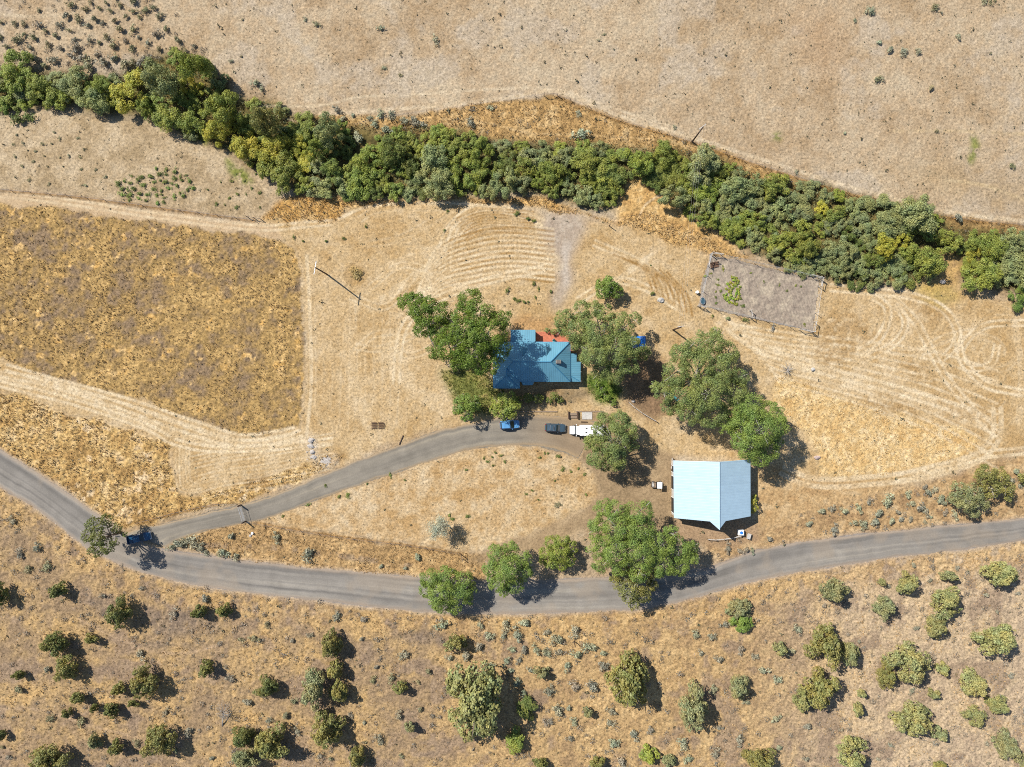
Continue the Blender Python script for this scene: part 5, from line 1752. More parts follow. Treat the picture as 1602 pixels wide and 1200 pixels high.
# ------------------------------------------------------------------ dry grass standing on the ground
def grass(name, poly, per_m2, hgt, cols, label, seed, mask_fn=None, blades=6, wd=0.07):
    r = np.random.default_rng(seed)
    m = pmask(poly, 1)
    P = np.asarray(poly, float)
    a = np.maximum(P.min(0), (-60, -50))
    b = np.minimum(P.max(0), (1660, 1250))
    n = int((b[0] - a[0]) * (b[1] - a[1]) * SC * SC * per_m2)
    x, y = r.uniform(a[0], b[0], n), r.uniform(a[1], b[1], n)
    k = sample(m, x, y) > r.uniform(.35, .65, n)
    k &= sample(m_road + m_drive + m_gard, x, y) < .4
    if mask_fn is not None:
        k &= r.random(n) < mask_fn(x, y)
    x, y = x[k], y[k]
    n = len(x)
    z = sample(RELIEF, x, y)
    hs = hgt * r.uniform(.5, 1.3, n) * (0.6 + 0.8 * sample(nF, x, y))
    X, Y = np.repeat((x - CX) * SC, blades), np.repeat((CY - y) * SC, blades)
    Z, Hh = np.repeat(z, blades), np.repeat(hs, blades) * r.uniform(.6, 1.2, n * blades)
    ang = r.uniform(0, 6.283, n * blades)
    ln = Hh * r.uniform(.3, 1.1, n * blades)
    wdt = wd * r.uniform(.6, 1.5, n * blades)
    dx, dy = np.cos(ang), np.sin(ang)
    X, Y = X + dx * .05, Y + dy * .05
    v = np.stack([np.stack([X - dy * wdt, Y + dx * wdt, Z - .03], -1), np.stack([X + dy * wdt, Y - dx * wdt, Z - .03], -1), np.stack([X + dx * ln, Y + dy * ln, Z + Hh], -1)], 1).reshape(-1, 3)
    mt, nn, p, out = new_mat(name)
    ge = N(nn, 'ShaderNodeNewGeometry')
    no = N(nn, 'ShaderNodeTexNoise')
    no.inputs['Scale'].default_value = 0.35
    no.inputs['Detail'].default_value = 4
    nn.links.new(ge.outputs['Position'], no.inputs['Vector'])
    ad = N(nn, 'ShaderNodeMath', operation='MULTIPLY_ADD')
    nn.links.new(ge.outputs['Random Per Island'], ad.inputs[0])
    ad.inputs[1].default_value = .45
    nn.links.new(no.outputs[0], ad.inputs[2])
    cc = [tuple(float(q) for q in alb(*c)) for c in cols]
    nn.links.new(ramp(nn, ad.outputs[0], [(.42, cc[0]), (.7, cc[1]), (1.0, cc[2])]), p.inputs['Base Color'])
    p.inputs['Roughness'].default_value = .7
    p.inputs['Specular IOR Level'].default_value = .2
    o = link(bpy.data.objects.new(name, np_mesh(name, v, np.arange(len(v)).reshape(-1, 3), [mt])))
    tag(o, label, kind='stuff')
    print(name, n)
    return o


patch = lambda lo, hi: (lambda x, y: 0.25 + 0.75 * sstep(sample(nB, x, y) * .6 + sample(nE, x, y) * .4, lo, hi))
grass('tall_grass', P_GOLD, 3.4, .26, ((170, 139, 94), (200, 164, 110), (234, 203, 150)), 'tall golden brown grass of the unmown field', 21, patch(.4, .75))
grass('wild_grass', P_GOLD2, 4.5, .30, ((192, 152, 96), (226, 188, 126), (248, 222, 172)), 'tangled golden grass above the road bend', 22, patch(.2, .6))
grass('straw_grass', P_STRAW, 4, .24, ((216, 176, 112), (238, 204, 146), (250, 230, 186)), 'pale straw coloured long grass by the barn', 23)
grass('bank_grass', P_NSTRIP, 3, .28, ((172, 138, 90), (202, 164, 108), (228, 194, 140)), 'golden brown grass on the north creek bank', 24, patch(.2, .6))
grass('creek_grass', P_SSTRIP, 6, .36, ((196, 156, 98), (224, 186, 126), (242, 214, 164)), 'golden grass fringe along the south edge of the thicket', 25)
grass('verge_grass', P_VERGE, 4, .26, ((176, 142, 96), (208, 172, 118), (234, 202, 150)), 'golden grass on the road verge', 26, patch(.3, .6))
grass('slope_grass', P_SLOPE, 2.0, .22, ((174, 140, 92), (212, 174, 118), (236, 204, 154)), 'dry bunch grass on the juniper slope', 27, lambda x, y: 0.12 + 0.88 * sstep(sample(nB, x, y) * .5 + sample(nE, x, y) * .5, .45, .8))
grass('yard_stubble', P_YARD, 2.0, .08, ((186, 146, 88), (214, 176, 122), (236, 206, 160)), 'short mown stubble of the yard', 28, lambda x, y: (0.2 + 0.6 * sstep(sample(nB, x, y), .35, .75)) * (sample(TRK, x, y) < .18), 5, .05)
grass('lawn_grass', P_LAWN_W, 9, .22, ((84, 100, 34), (116, 126, 48), (160, 150, 84)), 'green lawn grass west of the house', 29)
grass('lawn_grass', P_LAWN_E, 9, .24, ((74, 110, 30), (100, 136, 42), (140, 152, 64)), 'green lawn grass southeast of the house', 30)

# tiny dark herbs over the pastures and slope, one object
r = np.random.default_rng(88)
n = 15000
x, y = r.uniform(-60, 1660, n), r.uniform(-50, 1250, n)
mk = np.maximum.reduce([pmask(P_GOLD, 0), pmask(P_CREEK, 0), m_road, m_drive, m_gard, pmask(P_BARNYARD, 0), pmask([(1045, 715), (1190, 715), (1190, 835), (1045, 820)], 0), pmask([(765, 510), (915, 510), (915, 612), (765, 612)], 0)])
k = (sample(mk, x, y) < .3) & (r.random(n) < np.where(y < 300, 1.0, np.where(y > 880, .75, .35)) * (0.25 + sample(nB, x, y)))
x, y = x[k], y[k]
q = 8
s = np.repeat(np.clip(r.gamma(2.0, .055, len(x)), .05, .4), q)
e = r.normal(0, .55, (len(s), 3)) * s[:, None]
P_ = np.stack([np.repeat((x - CX) * SC, q), np.repeat((CY - y) * SC, q), np.repeat(sample(RELIEF, x, y), q) + s * .6], -1) + e * np.array([1, 1, .5])
wd = link(bpy.data.objects.new('weeds', leaf_cloud('weeds', P_, r.normal(0, 1, P_.shape) + np.array([0, 0, .6]), s * 1.1, M_SAGE, 3)))
wd.color = (0.15, 0.13, 0.075, 1)
tag(wd, 'tiny dark herbs and tufts dotted over the dry grassland', kind='stuff')
# pebbles along the road shoulders and slope, one object
n = 5000
x, y = r.uniform(-60, 1660, n), r.uniform(700, 1250, n)
k = ((sample(sh, x, y) > .35) & (r.random(n) < .8)) | ((sample(pmask(P_SLOPE, 0), x, y) > .5) & (r.random(n) < .16))
x, y = x[k], y[k]
s = r.uniform(.05, .16, len(x))
base = np.array([(1, 0, -.3), (-.5, .87, -.3), (-.5, -.87, -.3), (.1, 0, .7)])
vv = base[None] * s[:, None, None] * r.uniform(.7, 1.3, (len(x), 4, 3)) + np.stack([(x - CX) * SC, (CY - y) * SC, sample(RELIEF, x, y) + s * .2], -1)[:, None]
F4 = np.array([(0, 1, 3), (1, 2, 3), (2, 0, 3)])
F = (np.arange(len(x))[:, None, None] * 4 + F4[None]).reshape(-1, 3)
pb = link(bpy.data.objects.new('stones', np_mesh('stones', vv.reshape(-1, 3), F, [M_ROCKW])))
tag(pb, 'loose stones along the road shoulder and slope', kind='stuff')

# ------------------------------------------------------------------ poles and lines
def utility_pole(px, py, h, arm_dir, label, arm_len=2.6, armmat=None, arm_z=0.35):
    b = W(px, py)
    root = empty('utility_pole', b)
    tag(root, label, 'utility pole', 'utility poles on the ranch')
    MB().tube([(0, 0, -.3), (0, 0, h * .5), (0, 0, h)], [.19, .165, .13], 9).build('pole', M_WOODD, root, smooth=True)
    d = Vector((math.cos(arm_dir), math.sin(arm_dir), 0))
    z = h - arm_z
    a = MB().cbox((0.17 * -d.y, .17 * d.x, z), (arm_len, .14, .16), arm_dir).build('crossarm', armmat or M_WOODG, root)
    for t in (-.46, -.2, .2, .46):
        q = d * arm_len * t + Vector((.17 * -d.y, .17 * d.x, z + .08))
        MB().tube([q, q + Vector((0, 0, .1)), q + Vector((0, 0, .22))], [.045, .07, .04], 6).build('insulator', M_WHITE, a)
    return root, h, d


utility_pole(512, 429.5, 10.3, math.radians(80), 'wooden utility pole with white crossarm on the mown yard at left', 3.0, M_WHITE)
pA = utility_pole(1083, 221.5, 9.8, math.radians(38), 'wooden utility pole on the fence line north of the creek', 1.9)
pB = utility_pole(1053, 516, 8.4, math.radians(8), 'wooden utility pole between the house tree and the garden', 1.5)
for i, off in enumerate((-.8, 0.02, .75)):
    a = W(1083, 221.5) + pA[2] * off + Vector((0, 0, 9.7))
    b = W(1053, 516) + pB[2] * off * .7 + Vector((0, 0, 8.3))
    pts = []
    for t in np.linspace(0, 1, 25):
        q = a.lerp(b, t)
        pts.append(q - Vector((0, 0, 1.1 * 4 * t * (1 - t) * (1 + .1 * i))))
    o = MB().tube(pts, .010, 5).build('power_line', M_WOODG, None, smooth=True)
    tag(o, ('western', 'middle', 'eastern')[i] + ' thin overhead wire strung across the creek to the pole by the garden', 'power line', 'overhead wires across the creek')


# ------------------------------------------------------------------ fences
def fence(name, line, label, spacing=4.2, h=1.25, post_r=.055, mat=None, wires=4, posts_mat=None, wr=.006, cat='fence'):
    L = smooth_line(line, 3)
    s = np.concatenate([[0], np.cumsum(np.hypot(*np.diff(L, axis=0).T))]) * SC
    n = max(2, int(s[-1] / spacing) + 1)
    t = np.linspace(0, s[-1], n)
    px, py = np.interp(t, s, L[:, 0]), np.interp(t, s, L[:, 1])
    b = W(px[0], py[0])
    root = empty(name, b)
    tag(root, label, cat)
    pts = [W(a, c) - b for a, c in zip(px, py)]
    r = random.Random(n)
    me = None
    for q in pts[:100]:
        o = MB().tube([(0, 0, -.2), (0, 0, h)], [post_r, post_r * .9], 6) if me is None else None
        if me is None:
            po = o.build('post', posts_mat or M_WOOD, root)
            me = po.data
        else:
            po = link(bpy.data.objects.new('post', me), root)
        po.location = q
        po.rotation_euler = (r.uniform(-.05, .05), r.uniform(-.05, .05), 0)
    m = MB()
    for k in range(wires):
        z = h * (.25 + .7 * k / max(wires - 1, 1))
        m.tube([q + Vector((0, 0, z)) for q in pts], wr, 3)
    m.build('wire', mat or M_STEEL, root)
    return root


fence('wire_fence', [(556, 196), (620, 182), (700, 171), (800, 157), (870, 150), (960, 186), (1083, 223), (1200, 263), (1350, 308), (1480, 339), (1602, 353), (1660, 360)], 'long wire fence between the upper pasture and the creek bank')
fence('wire_fence', [(-40, 292), (0, 297), (120, 308), (250, 325), (398, 345)], 'wire fence along the farm track at upper left')
fence('wire_fence', [(215, 818), (290, 798), (340, 788), (371, 789)], 'short wire fence from the road bend to the driveway gate')
fence('wire_fence', [(387, 816), (450, 827), (540, 841), (640, 853), (720, 866)], 'wire fence between the triangular lawn and the road verge')


def brace(px, py, label, ang, n=3, h=1.4, gap=1.6):
    b = W(px, py)
    root = empty('fence_brace', b, ang)
    tag(root, label, 'fence brace')
    for i in range(n):
        MB().tube([(i * gap, 0, -.2), (i * gap, 0, h)], .09, 7).build('post', M_WOOD, root)
    MB().tube([(0, 0, h * .8), ((n - 1) * gap, 0, h * .8)], .06, 6).build('rail', M_WOOD, root)


brace(388, 340, 'wooden corner brace where the track fence ends at the golden field', math.radians(-10))
brace(851, 150, 'wooden corner brace at the peak of the pasture fence', 0, 2, 1.5, 3.2)
brace(722, 868, 'wooden gate posts at the east end of the verge fence', math.radians(-70), 2, 1.9, 1.0)

# driveway gate
b = W(377, 790)
e = W(384.5, 815.5)
d = e - b
ang = math.atan2(d.y, d.x)
gt = empty('farm_gate', b, ang)
tag(gt, 'tall timber posts and pale pipe gate standing across the driveway', 'gate')
for x, h in ((0, 2.2), (d.length, 2.5)):
    MB().tube([(x, 0, -.3), (x, 0, h)], .16, 8).build('post', M_WOODD, gt)
gm = MB()
for z in (.35, .65, .95, 1.25):
    gm.tube([(.3, 0, z), (d.length - .3, 0, z)], .022, 6)
for x in (.3, d.length / 2, d.length - .3):
    gm.tube([(x, 0, .35), (x, 0, 1.25)], .022, 6)
gm.build('gate_leaf', M_STEEL, gt)
MB().tube([(0, 0, 2.12), (d.length, 0, 2.12)], .045, 6).build('top_bar', M_STEEL, gt)

# garden fence: posts, top wire and netting, timber braces at the corners
gl = [(1110, 398), (1104, 430), (1098, 455), (1092, 478), (1120, 484), (1150, 491), (1172, 496), (1200, 503), (1235, 511), (1270, 519), (1275, 490), (1279, 462), (1283, 437), (1250, 428), (1215, 420), (1180, 412), (1150, 405), (1110, 398)]
b0 = W(1188, 458)
gf = empty('garden_fence', b0)
tag(gf, 'tall grey wire and post fence round the vegetable garden', 'fence')
pm = MB().tube([(0, 0, -.2), (0, 0, 2.0)], .055, 6).build('post', M_WOODG, gf)
pm.location = W(*gl[0]) - b0
for q in gl[1:-1]:
    o = link(bpy.data.objects.new('post', pm.data), gf)
    o.location = W(*q) - b0
wm = MB()
for z in (.1, .5, .9, 1.3, 1.7, 1.97):
    wm.tube([W(*q) - b0 + Vector((0, 0, z)) for q in gl], .02 if z > 1.9 else .008, 4)
for (x0, y0), (x1, y1) in zip(gl[:-1], gl[1:]):
    for t in np.linspace(0, 1, 9)[:-1]:
        q = W(x0 + (x1 - x0) * t, y0 + (y1 - y0) * t) - b0
        wm.tube([q + Vector((0, 0, .1)), q + Vector((0, 0, 1.97))], .007, 3)
wm.build('netting', M_STEEL, gf)


def timber_brace(pa, pb, h=2.1):
    a, c = W(*pa) - b0, W(*pb) - b0
    m = MB()
    m.tube([a + Vector((0, 0, -.2)), a + Vector((0, 0, h))], .085, 7).tube([c + Vector((0, 0, -.2)), c + Vector((0, 0, h))], .085, 7)
    m.tube([a + Vector((0, 0, h - .25)), c + Vector((0, 0, h - .25))], .07, 6).tube([a + Vector((0, 0, .3)), c + Vector((0, 0, h - .4))], .05, 6)
    m.build('brace_frame', M_WOODG, gf)


timber_brace((1111.5, 398.3), (1106.5, 416))
timber_brace((1113, 396.5), (1128, 399.5))
timber_brace((1283.5, 436), (1280.5, 449))
timber_brace((1281, 435), (1267, 431.5))
timber_brace((1270.3, 519.8), (1272.6, 504))
timber_brace((1268, 520), (1250, 516))
timber_brace((1091, 479), (1102, 482))
timber_brace((1174, 498), (1172, 486))
# leaning trellis, bucket, tank, crops
tr = empty('garden_trellis', W(1117, 411), .2)
tag(tr, 'rusty brown wooden frame inside the garden northwest corner', 'trellis')
MB().cbox((-.9, 0, .55), (.1, .1, 1.1)).build('post', M_RUST, tr)
MB().cbox((.9, 0, .55), (.1, .1, 1.1)).build('post', M_RUST, tr)
MB().cbox((0, 0, 1.05), (2.0, .09, .1)).cbox((0, 0, .5), (1.7, .06, .08)).build('rail', M_RUST, tr)
MB().cbox((0, -.6, .12), (1.9, 1.2, .2), 0, .03).build('planter', M_RUST, tr)


def barrel(name, px, py, r, h, mat, label, cat):
    rt = empty(name, W(px, py))
    tag(rt, label, cat)
    k = 14
    R = [[(rr_ * math.cos(a), rr_ * math.sin(a), z) for a in np.linspace(0, 2 * math.pi, k, endpoint=False)] for z, rr_ in ((-.02, r * .9), (h * .3, r), (h * .33, r * 1.03), (h * .66, r * 1.03), (h * .7, r), (h, r * .93))]
    MB().rings(R).build('drum', mat, rt)
    MB().rings([[(rr_ * math.cos(a), rr_ * math.sin(a), z) for a in np.linspace(0, 2 * math.pi, k, endpoint=False)] for z, rr_ in ((h + .003, r * .8), (h + .05, r * .75))]).build('lid', mat, rt)


barrel('water_barrel', 1089.8, 457.5, .36, .9, M_WHITE, 'white barrel outside the west garden fence', 'barrel')
barrel('bucket', 395.5, 834, .3, .5, M_WHITE, 'small white bucket in the grass south of the driveway gate', 'bucket')
tk = empty('stock_tank', W(1098.5, 471), math.radians(-80))
tag(tk, 'blue grey tub in the southwest garden corner', 'tank')
ringf = lambda r0, r1, z: [(r0 * math.cos(a), r1 * math.sin(a), z) for a in np.linspace(0, 2 * math.pi, 18, endpoint=False)]
MB().rings([ringf(.8, .55, 0), ringf(.85, .6, .55), ringf(.78, .53, .55), ringf(.76, .5, .1)]).build('tub', M_STEEL, tk)
MB().rings([ringf(.765, .515, .36), ringf(.765, .515, .40)]).build('tank_water', simple('tank_water', (.05, .10, .13), .05, .1, 1), tk)
crop_me = [bush_mesh(1200 + i, 200, .55, M_LEAF) for i in range(3)]
rr2 = random.Random(9)
for i in range(6):
    for j in range(11):
        x = 1140 + i * 3.9 - j * .7 + rr2.uniform(-.6, .6)
        y = 433 + j * 3.9 + i * .8 + rr2.uniform(-.6, .6)
        if (j < 3 and i in (0, 5)) or rr2.random() < .25:
            continue
        o = link(bpy.data.objects.new('crop_plant', rr2.choice(crop_me)))
        p = W(x, y)
        o.location = (p.x, p.y, .06)
        s_ = rr2.uniform(.32, .44)
        o.scale = (s_ * 1.15, s_ * 1.15, .3)
        o.rotation_euler = (0, 0, rr2.uniform(0, 6))
        o.color = (.36 * rr2.uniform(.8, 1.15), .40 * rr2.uniform(.85, 1.1), .07, 1)
        tag(o, 'yellow green vegetable plant in the garden rows', 'plant', 'vegetable rows in the garden')
for px, py, r in ((1132, 420, 3.5), (1113, 428, 2.5), (1124, 437, 3), (1123, 446, 3), (1120, 456, 2.5), (1128, 455, 4), (1132, 462, 3.5), (1120, 465, 3.5), (1158, 466, 4.5), (1152, 460, 3), (1163, 478, 4), (1150, 473, 3), (1121, 474, 3), (1104, 432, 4),
                  (1195, 440, 2.5), (1220, 446, 2.5), (1245, 447, 3), (1253, 448, 3), (1175, 427, 2.5), (1231, 455, 2.5), (1259, 507, 3)):
    sage(px, py, r, 'wil' if rr2.random() < .6 else 'wild', 'small green plant scattered over the bare garden soil', 'scattered garden plants', name='garden_plant', cat='plant', hk=.8)
for px, py, r, col, lab in ((1139, 498, 5, 'wilg', 'green weed with white flowers outside the south garden fence'), (1165, 500, 5, 'ol', 'olive weed outside the south garden fence'),
                            (1210, 513, 5, 'deadg', 'dry grey weed outside the south garden fence'), (1115, 494, 3, 'wild', 'dark weed outside the garden near its tub')):
    sage(px, py, r, col, lab, None, name='weed_clump', cat='weed')


# rail fences of logs
def rail(name, pts, label, cat='rail fence', h=.9, step=3):
    b = W(*pts[0])
    root = empty(name, b)
    tag(root, label, cat)
    Q = [W(*p) - b for p in pts]
    for q in Q:
        MB().tube([q + Vector((0, 0, -.2)), q + Vector((0, 0, h))], .1, 7).build('post', M_WOOD, root)
    for z in (h * .45, h * .9):
        MB().tube([q + Vector((0, 0, z)) for q in Q], .07, 6).build('rail', M_WOODG, root)


rail('rail_fence', [(983, 629), (993, 638), (1004, 646), (1014, 652), (1026, 659)], 'low log rail under the trees southeast of the house')
rail('rail_fence', [(1106, 843), (1119, 844), (1132, 843), (1145, 841), (1158, 838)], 'low log rail south of the barn')
rail('rail_fence', [(1051, 716), (1050, 728), (1049.5, 733)], 'short pale rail at the northwest barn corner')

# timber edging, steps and slab by the parking place
te = empty('timber_edging', W(858, 646))
tag(te, 'long low timber edging above the parked cars', 'edging')
MB().cbox((-2.5, .35, .12), (9.0, .2, .24)).build('beam', M_WOOD, te)
MB().cbox((9.6, .35, .12), (6.4, .2, .24)).build('beam', M_WOOD, te)
st = empty('timber_steps', W(896.5, 650))
tag(st, 'low timber steps between two dark posts beside the white van', 'steps')
for sx in (-1.05, 1.05):
    MB().cbox((sx, 0.1, .35), (.26, 1.7, .7), 0, .02).build('post', M_WOODD, st)
MB().cbox((0, .35, .2), (1.75, .6, .34), 0, .01).build('step', M_WOOD, st)
MB().cbox((0, -.35, .1), (1.75, .6, .18), 0, .01).build('step', M_WOOD, st)
sl = MB().cbox((0, 0, .05), (2.4, 1.7, .14), 0, .02).build('concrete_slab', M_CONC)
sl.location = W(918.5, 650.5)
tag(sl, 'square grey concrete slab beside the timber steps', 'slab')
lg = MB().tube([(0, 0, .12), (1.5, -.05, .12)], [.13, .12], 8).build('log', M_WOODD)
lg.location = W(909, 660)
tag(lg, 'dark log lying beside the white van', 'log')

# single posts and stakes
for px, py, h, tilt, lab in ((953, 353.5, 2.0, 0, 'short dark post south of the thicket, standing alone on the yard'), (898, 1003, 3.9, .0, 'leaning wooden pole among sagebrush below the road')):
    o = MB().tube([(0, 0, -.2), (tilt, 0, h)], [.11, .09], 8).build('wooden_post', M_WOODD)
    o.location = W(px, py)
    tag(o, lab, 'post')
o = MB().tube([(0, 0, .1), (-.95, -2.2, .13)], [.15, .12], 8).build('fallen_log', M_WOODD)
o.location = W(631, 681)
tag(o, 'dark log lying in the grass north of the driveway', 'log')


# rocks
def rock(name, px, py, s, mat, label, seed, group=None, cat='rock', flat_=.7):
    import bmesh
    from mathutils import noise
    bm = bmesh.new()
    bmesh.ops.create_icosphere(bm, subdivisions=3, radius=1)
    off = Vector((seed * 3.1, seed * 1.7, seed))
    for v in bm.verts:
        d = 1 + .35 * noise.noise(v.co * 1.2 + off) + .16 * noise.noise(v.co * 3.1 + off)
        # facet it
        v.co = Vector((v.co.x * s[0], v.co.y * s[1], max(v.co.z, -.35) * s[2])) * d
    me = bpy.data.meshes.new(name)
    bm.to_mesh(me)
    bm.free()
    me.materials.append(mat)
    o = link(bpy.data.objects.new(name, me))
    p = W(px, py)
    o.location = (p.x, p.y, s[2] * .2)
    tag(o, label, cat, group)


rock('boulder', 1033.5, 469.5, (.75, .6, .5), M_ROCK, 'single grey boulder on the yard between bright tree and garden', 1)
rock('boulder', 1278, 715.5, (.7, .5, .45), M_ROCKP, 'pinkish boulder in the straw grass at the tree shadow tip', 2)
rock('stump', 1271.5, 578, (.45, .45, .4), M_ROCK, 'small grey stump right of the dead branch heap', 3, cat='stump')
rock('boulder', 1475, 441, (.7, .5, .4), M_ROCKW, 'pale rock by the opening at the east end of the thicket', 4)
for i, (px, py, sx, sy) in enumerate(((486, 689, .7, .5), (486, 698, .75, .5), (489, 707, .62, .5), (491, 715, .7, .45))):
    rock('limestone_block', px, py, (sx, sy, .32), M_ROCKW, ('northernmost', 'second', 'third', 'southernmost')[i] + ' pale block in the row of stones by the driveway', 5 + i, 'row of pale stones')
rock('spoil_heap', 510, 722, (1.3, 1.0, .12), M_ROCKW, 'low pale earth heap beside the row of stones', 12, cat='heap')
rock('boulder', 392, 318 + 520, (.35, .3, .25), M_ROCKW, 'small pale stone near the bucket below the gate', 13)
rock('boulder', 991, 628, (.5, .35, .3), M_ROCKW, 'pale stone at the head of the log rail in the shade', 14)

# harrow: two toothed sections
hw = empty('harrow', W(591, 665.5))
tag(hw, 'rusty dark spike harrow in two sections lying on the mown grass', 'harrow')
for cx in (-.85, .75):
    m = MB()
    n_ = 6
    for i in range(n_):
        x = cx - .55 + i * .22
        m.tube([(x, -.85 + .12 * (i % 2), .22), (x + .05, 0, .25), (x, .85 - .12 * (i % 2), .22)], .045, 5)
        for j in range(6):
            y = -.7 + j * .28
            m.tube([(x, y, .0), (x + .06, y, .34)], [.02, .035], 4)
    for y in (-.6, 0, .6):
        m.tube([(cx - .65, y, .28), (cx + .65, y, .28)], .05, 5)
    fr = m.build('harrow_section', M_RUST, hw)
MB().tube([(1.35, -.5, .26), (1.75, 0, .26), (1.35, .5, .26)], .05, 5).build('hitch', M_RUST, hw)

# tarps and play things under the trees
def tarp(px, py, sx, sy, z, mat, label, name='tarp', cat='tarp', seed=0):
    r = np.random.default_rng(seed)
    n_ = 9
    u = np.linspace(-1, 1, n_)
    U, Vv = np.meshgrid(u, u)
    zz = z * (1 - .5 * (np.abs(U) ** 3 + np.abs(Vv) ** 3)) + r.normal(0, .05, U.shape)
    v = np.stack([U * sx * (1 + r.normal(0, .03, U.shape)), Vv * sy * (1 + r.normal(0, .03, U.shape)), zz], -1)
    top = v.reshape(-1, 3)
    m = MB()
    m.v = [tuple(q) for q in top]
    m.f = [tuple(q) for q in grid_faces(n_, n_)]
    k = len(m.v)
    edge = [j for j in range(n_)] + [n_ * i + n_ - 1 for i in range(1, n_)] + [n_ * (n_ - 1) + j for j in range(n_ - 2, -1, -1)] + [n_ * i for i in range(n_ - 2, 0, -1)]
    m.v += [(m.v[i][0], m.v[i][1], 0) for i in edge]
    for a in range(len(edge)):
        c = (a + 1) % len(edge)
        m.f.append((edge[c], edge[a], k + a, k + c))
    o = m.build(name, mat, None, smooth=True)
    o.location = W(px, py)
    tag(o, label, cat)


tarp(998.5, 535, 1.7, 1.35, .75, M_TARP, 'bright blue tarp over a pile under the east house tree', seed=1)
tarp(1085, 622, 1.1, .9, .9, M_TARP, 'blue tarp glimpsed through the largest tree', seed=2)
sd = empty('slide', W(1054, 622), math.radians(-35))
tag(sd, 'teal plastic play slide glimpsed under the largest tree', 'slide')
MB().slab([(-1.6, -.3, 1.5), (-1.6, .3, 1.5), (1.2, .3, .15), (1.2, -.3, .15)], .05).build('chute', M_TEAL, sd)
MB().cbox((-1.9, 0, .72), (.7, .7, 1.44)).build('tower', M_TARP, sd)
for sy in (-.33, .33):
    MB().tube([(-1.6, sy, 1.62), (1.2, sy, .26)], .04, 5).build('side_rail', M_TEAL, sd)

# square white box behind the barn
ub = empty('utility_box', W(1157.5, 832))
tag(ub, 'square white blue topped box behind the barn by the log rail', 'box')
MB().cbox((0, 0, .6), (1.25, 1.25, 1.2), 0, .06).build('cabinet', M_WHITE, ub)
m = MB()
m.rings([[(.36 * math.cos(a), .36 * math.sin(a), z) for a in np.linspace(0, 6.283, 16, endpoint=False)] for z in (1.203, 1.26)])
m.build('fan_cover', M_TARP, ub)
tbl = empty('sawhorse', W(1170, 838), math.radians(-15))
tag(tbl, 'wooden bench with a pale top beside the white box', 'bench')
MB().cbox((0, 0, .78), (.9, 1.3, .08)).build('seat', M_WOODG, tbl)
for sx in (-.35, .35):
    for sy in (-.5, .5):
        MB().cbox((sx, sy, .36), (.09, .09, .74)).build('leg', M_WOODD, tbl)


# ------------------------------------------------------------------ vehicles (x forward)
def wheel(root, x, y, r, w_=.24):
    side = 1 if y > 0 else -1
    k = 18
    cyl = lambda rad, y0, y1: [[(x + rad * math.cos(a), yy, r + rad * math.sin(a)) for a in np.linspace(0, 2 * math.pi, k, endpoint=False)] for yy in (y0, y1)]
    wh = empty('wheel', (0, 0, 0))
    wh.parent = root
    MB().rings(cyl(r, y - w_ / 2, y + w_ / 2)).build('tyre', M_TYRE, wh)
    MB().rings(cyl(r * .62, y + side * (w_ / 2 + .002), y + side * (w_ / 2 + .03))).build('rim', M_STEEL, wh)


def hull(stations, ch=.12):
    """stations: (x, half width, z low, z high) -> rounded shell"""
    R = []
    for x, hw_, z0, z1 in stations:
        c = min(ch, (z1 - z0) * .4)
        R.append([(x, -hw_ + .06, z0), (x, -hw_, z0 + c), (x, -hw_, z1 - c * 1.4), (x, -hw_ + c * .5, z1 - c * .35), (x, -hw_ + c * 1.6, z1), (x, hw_ - c * 1.6, z1), (x, hw_ - c * .5, z1 - c * .35), (x, hw_, z1 - c * 1.4), (x, hw_, z0 + c), (x, hw_ - .06, z0)])
    return MB().rings(R)


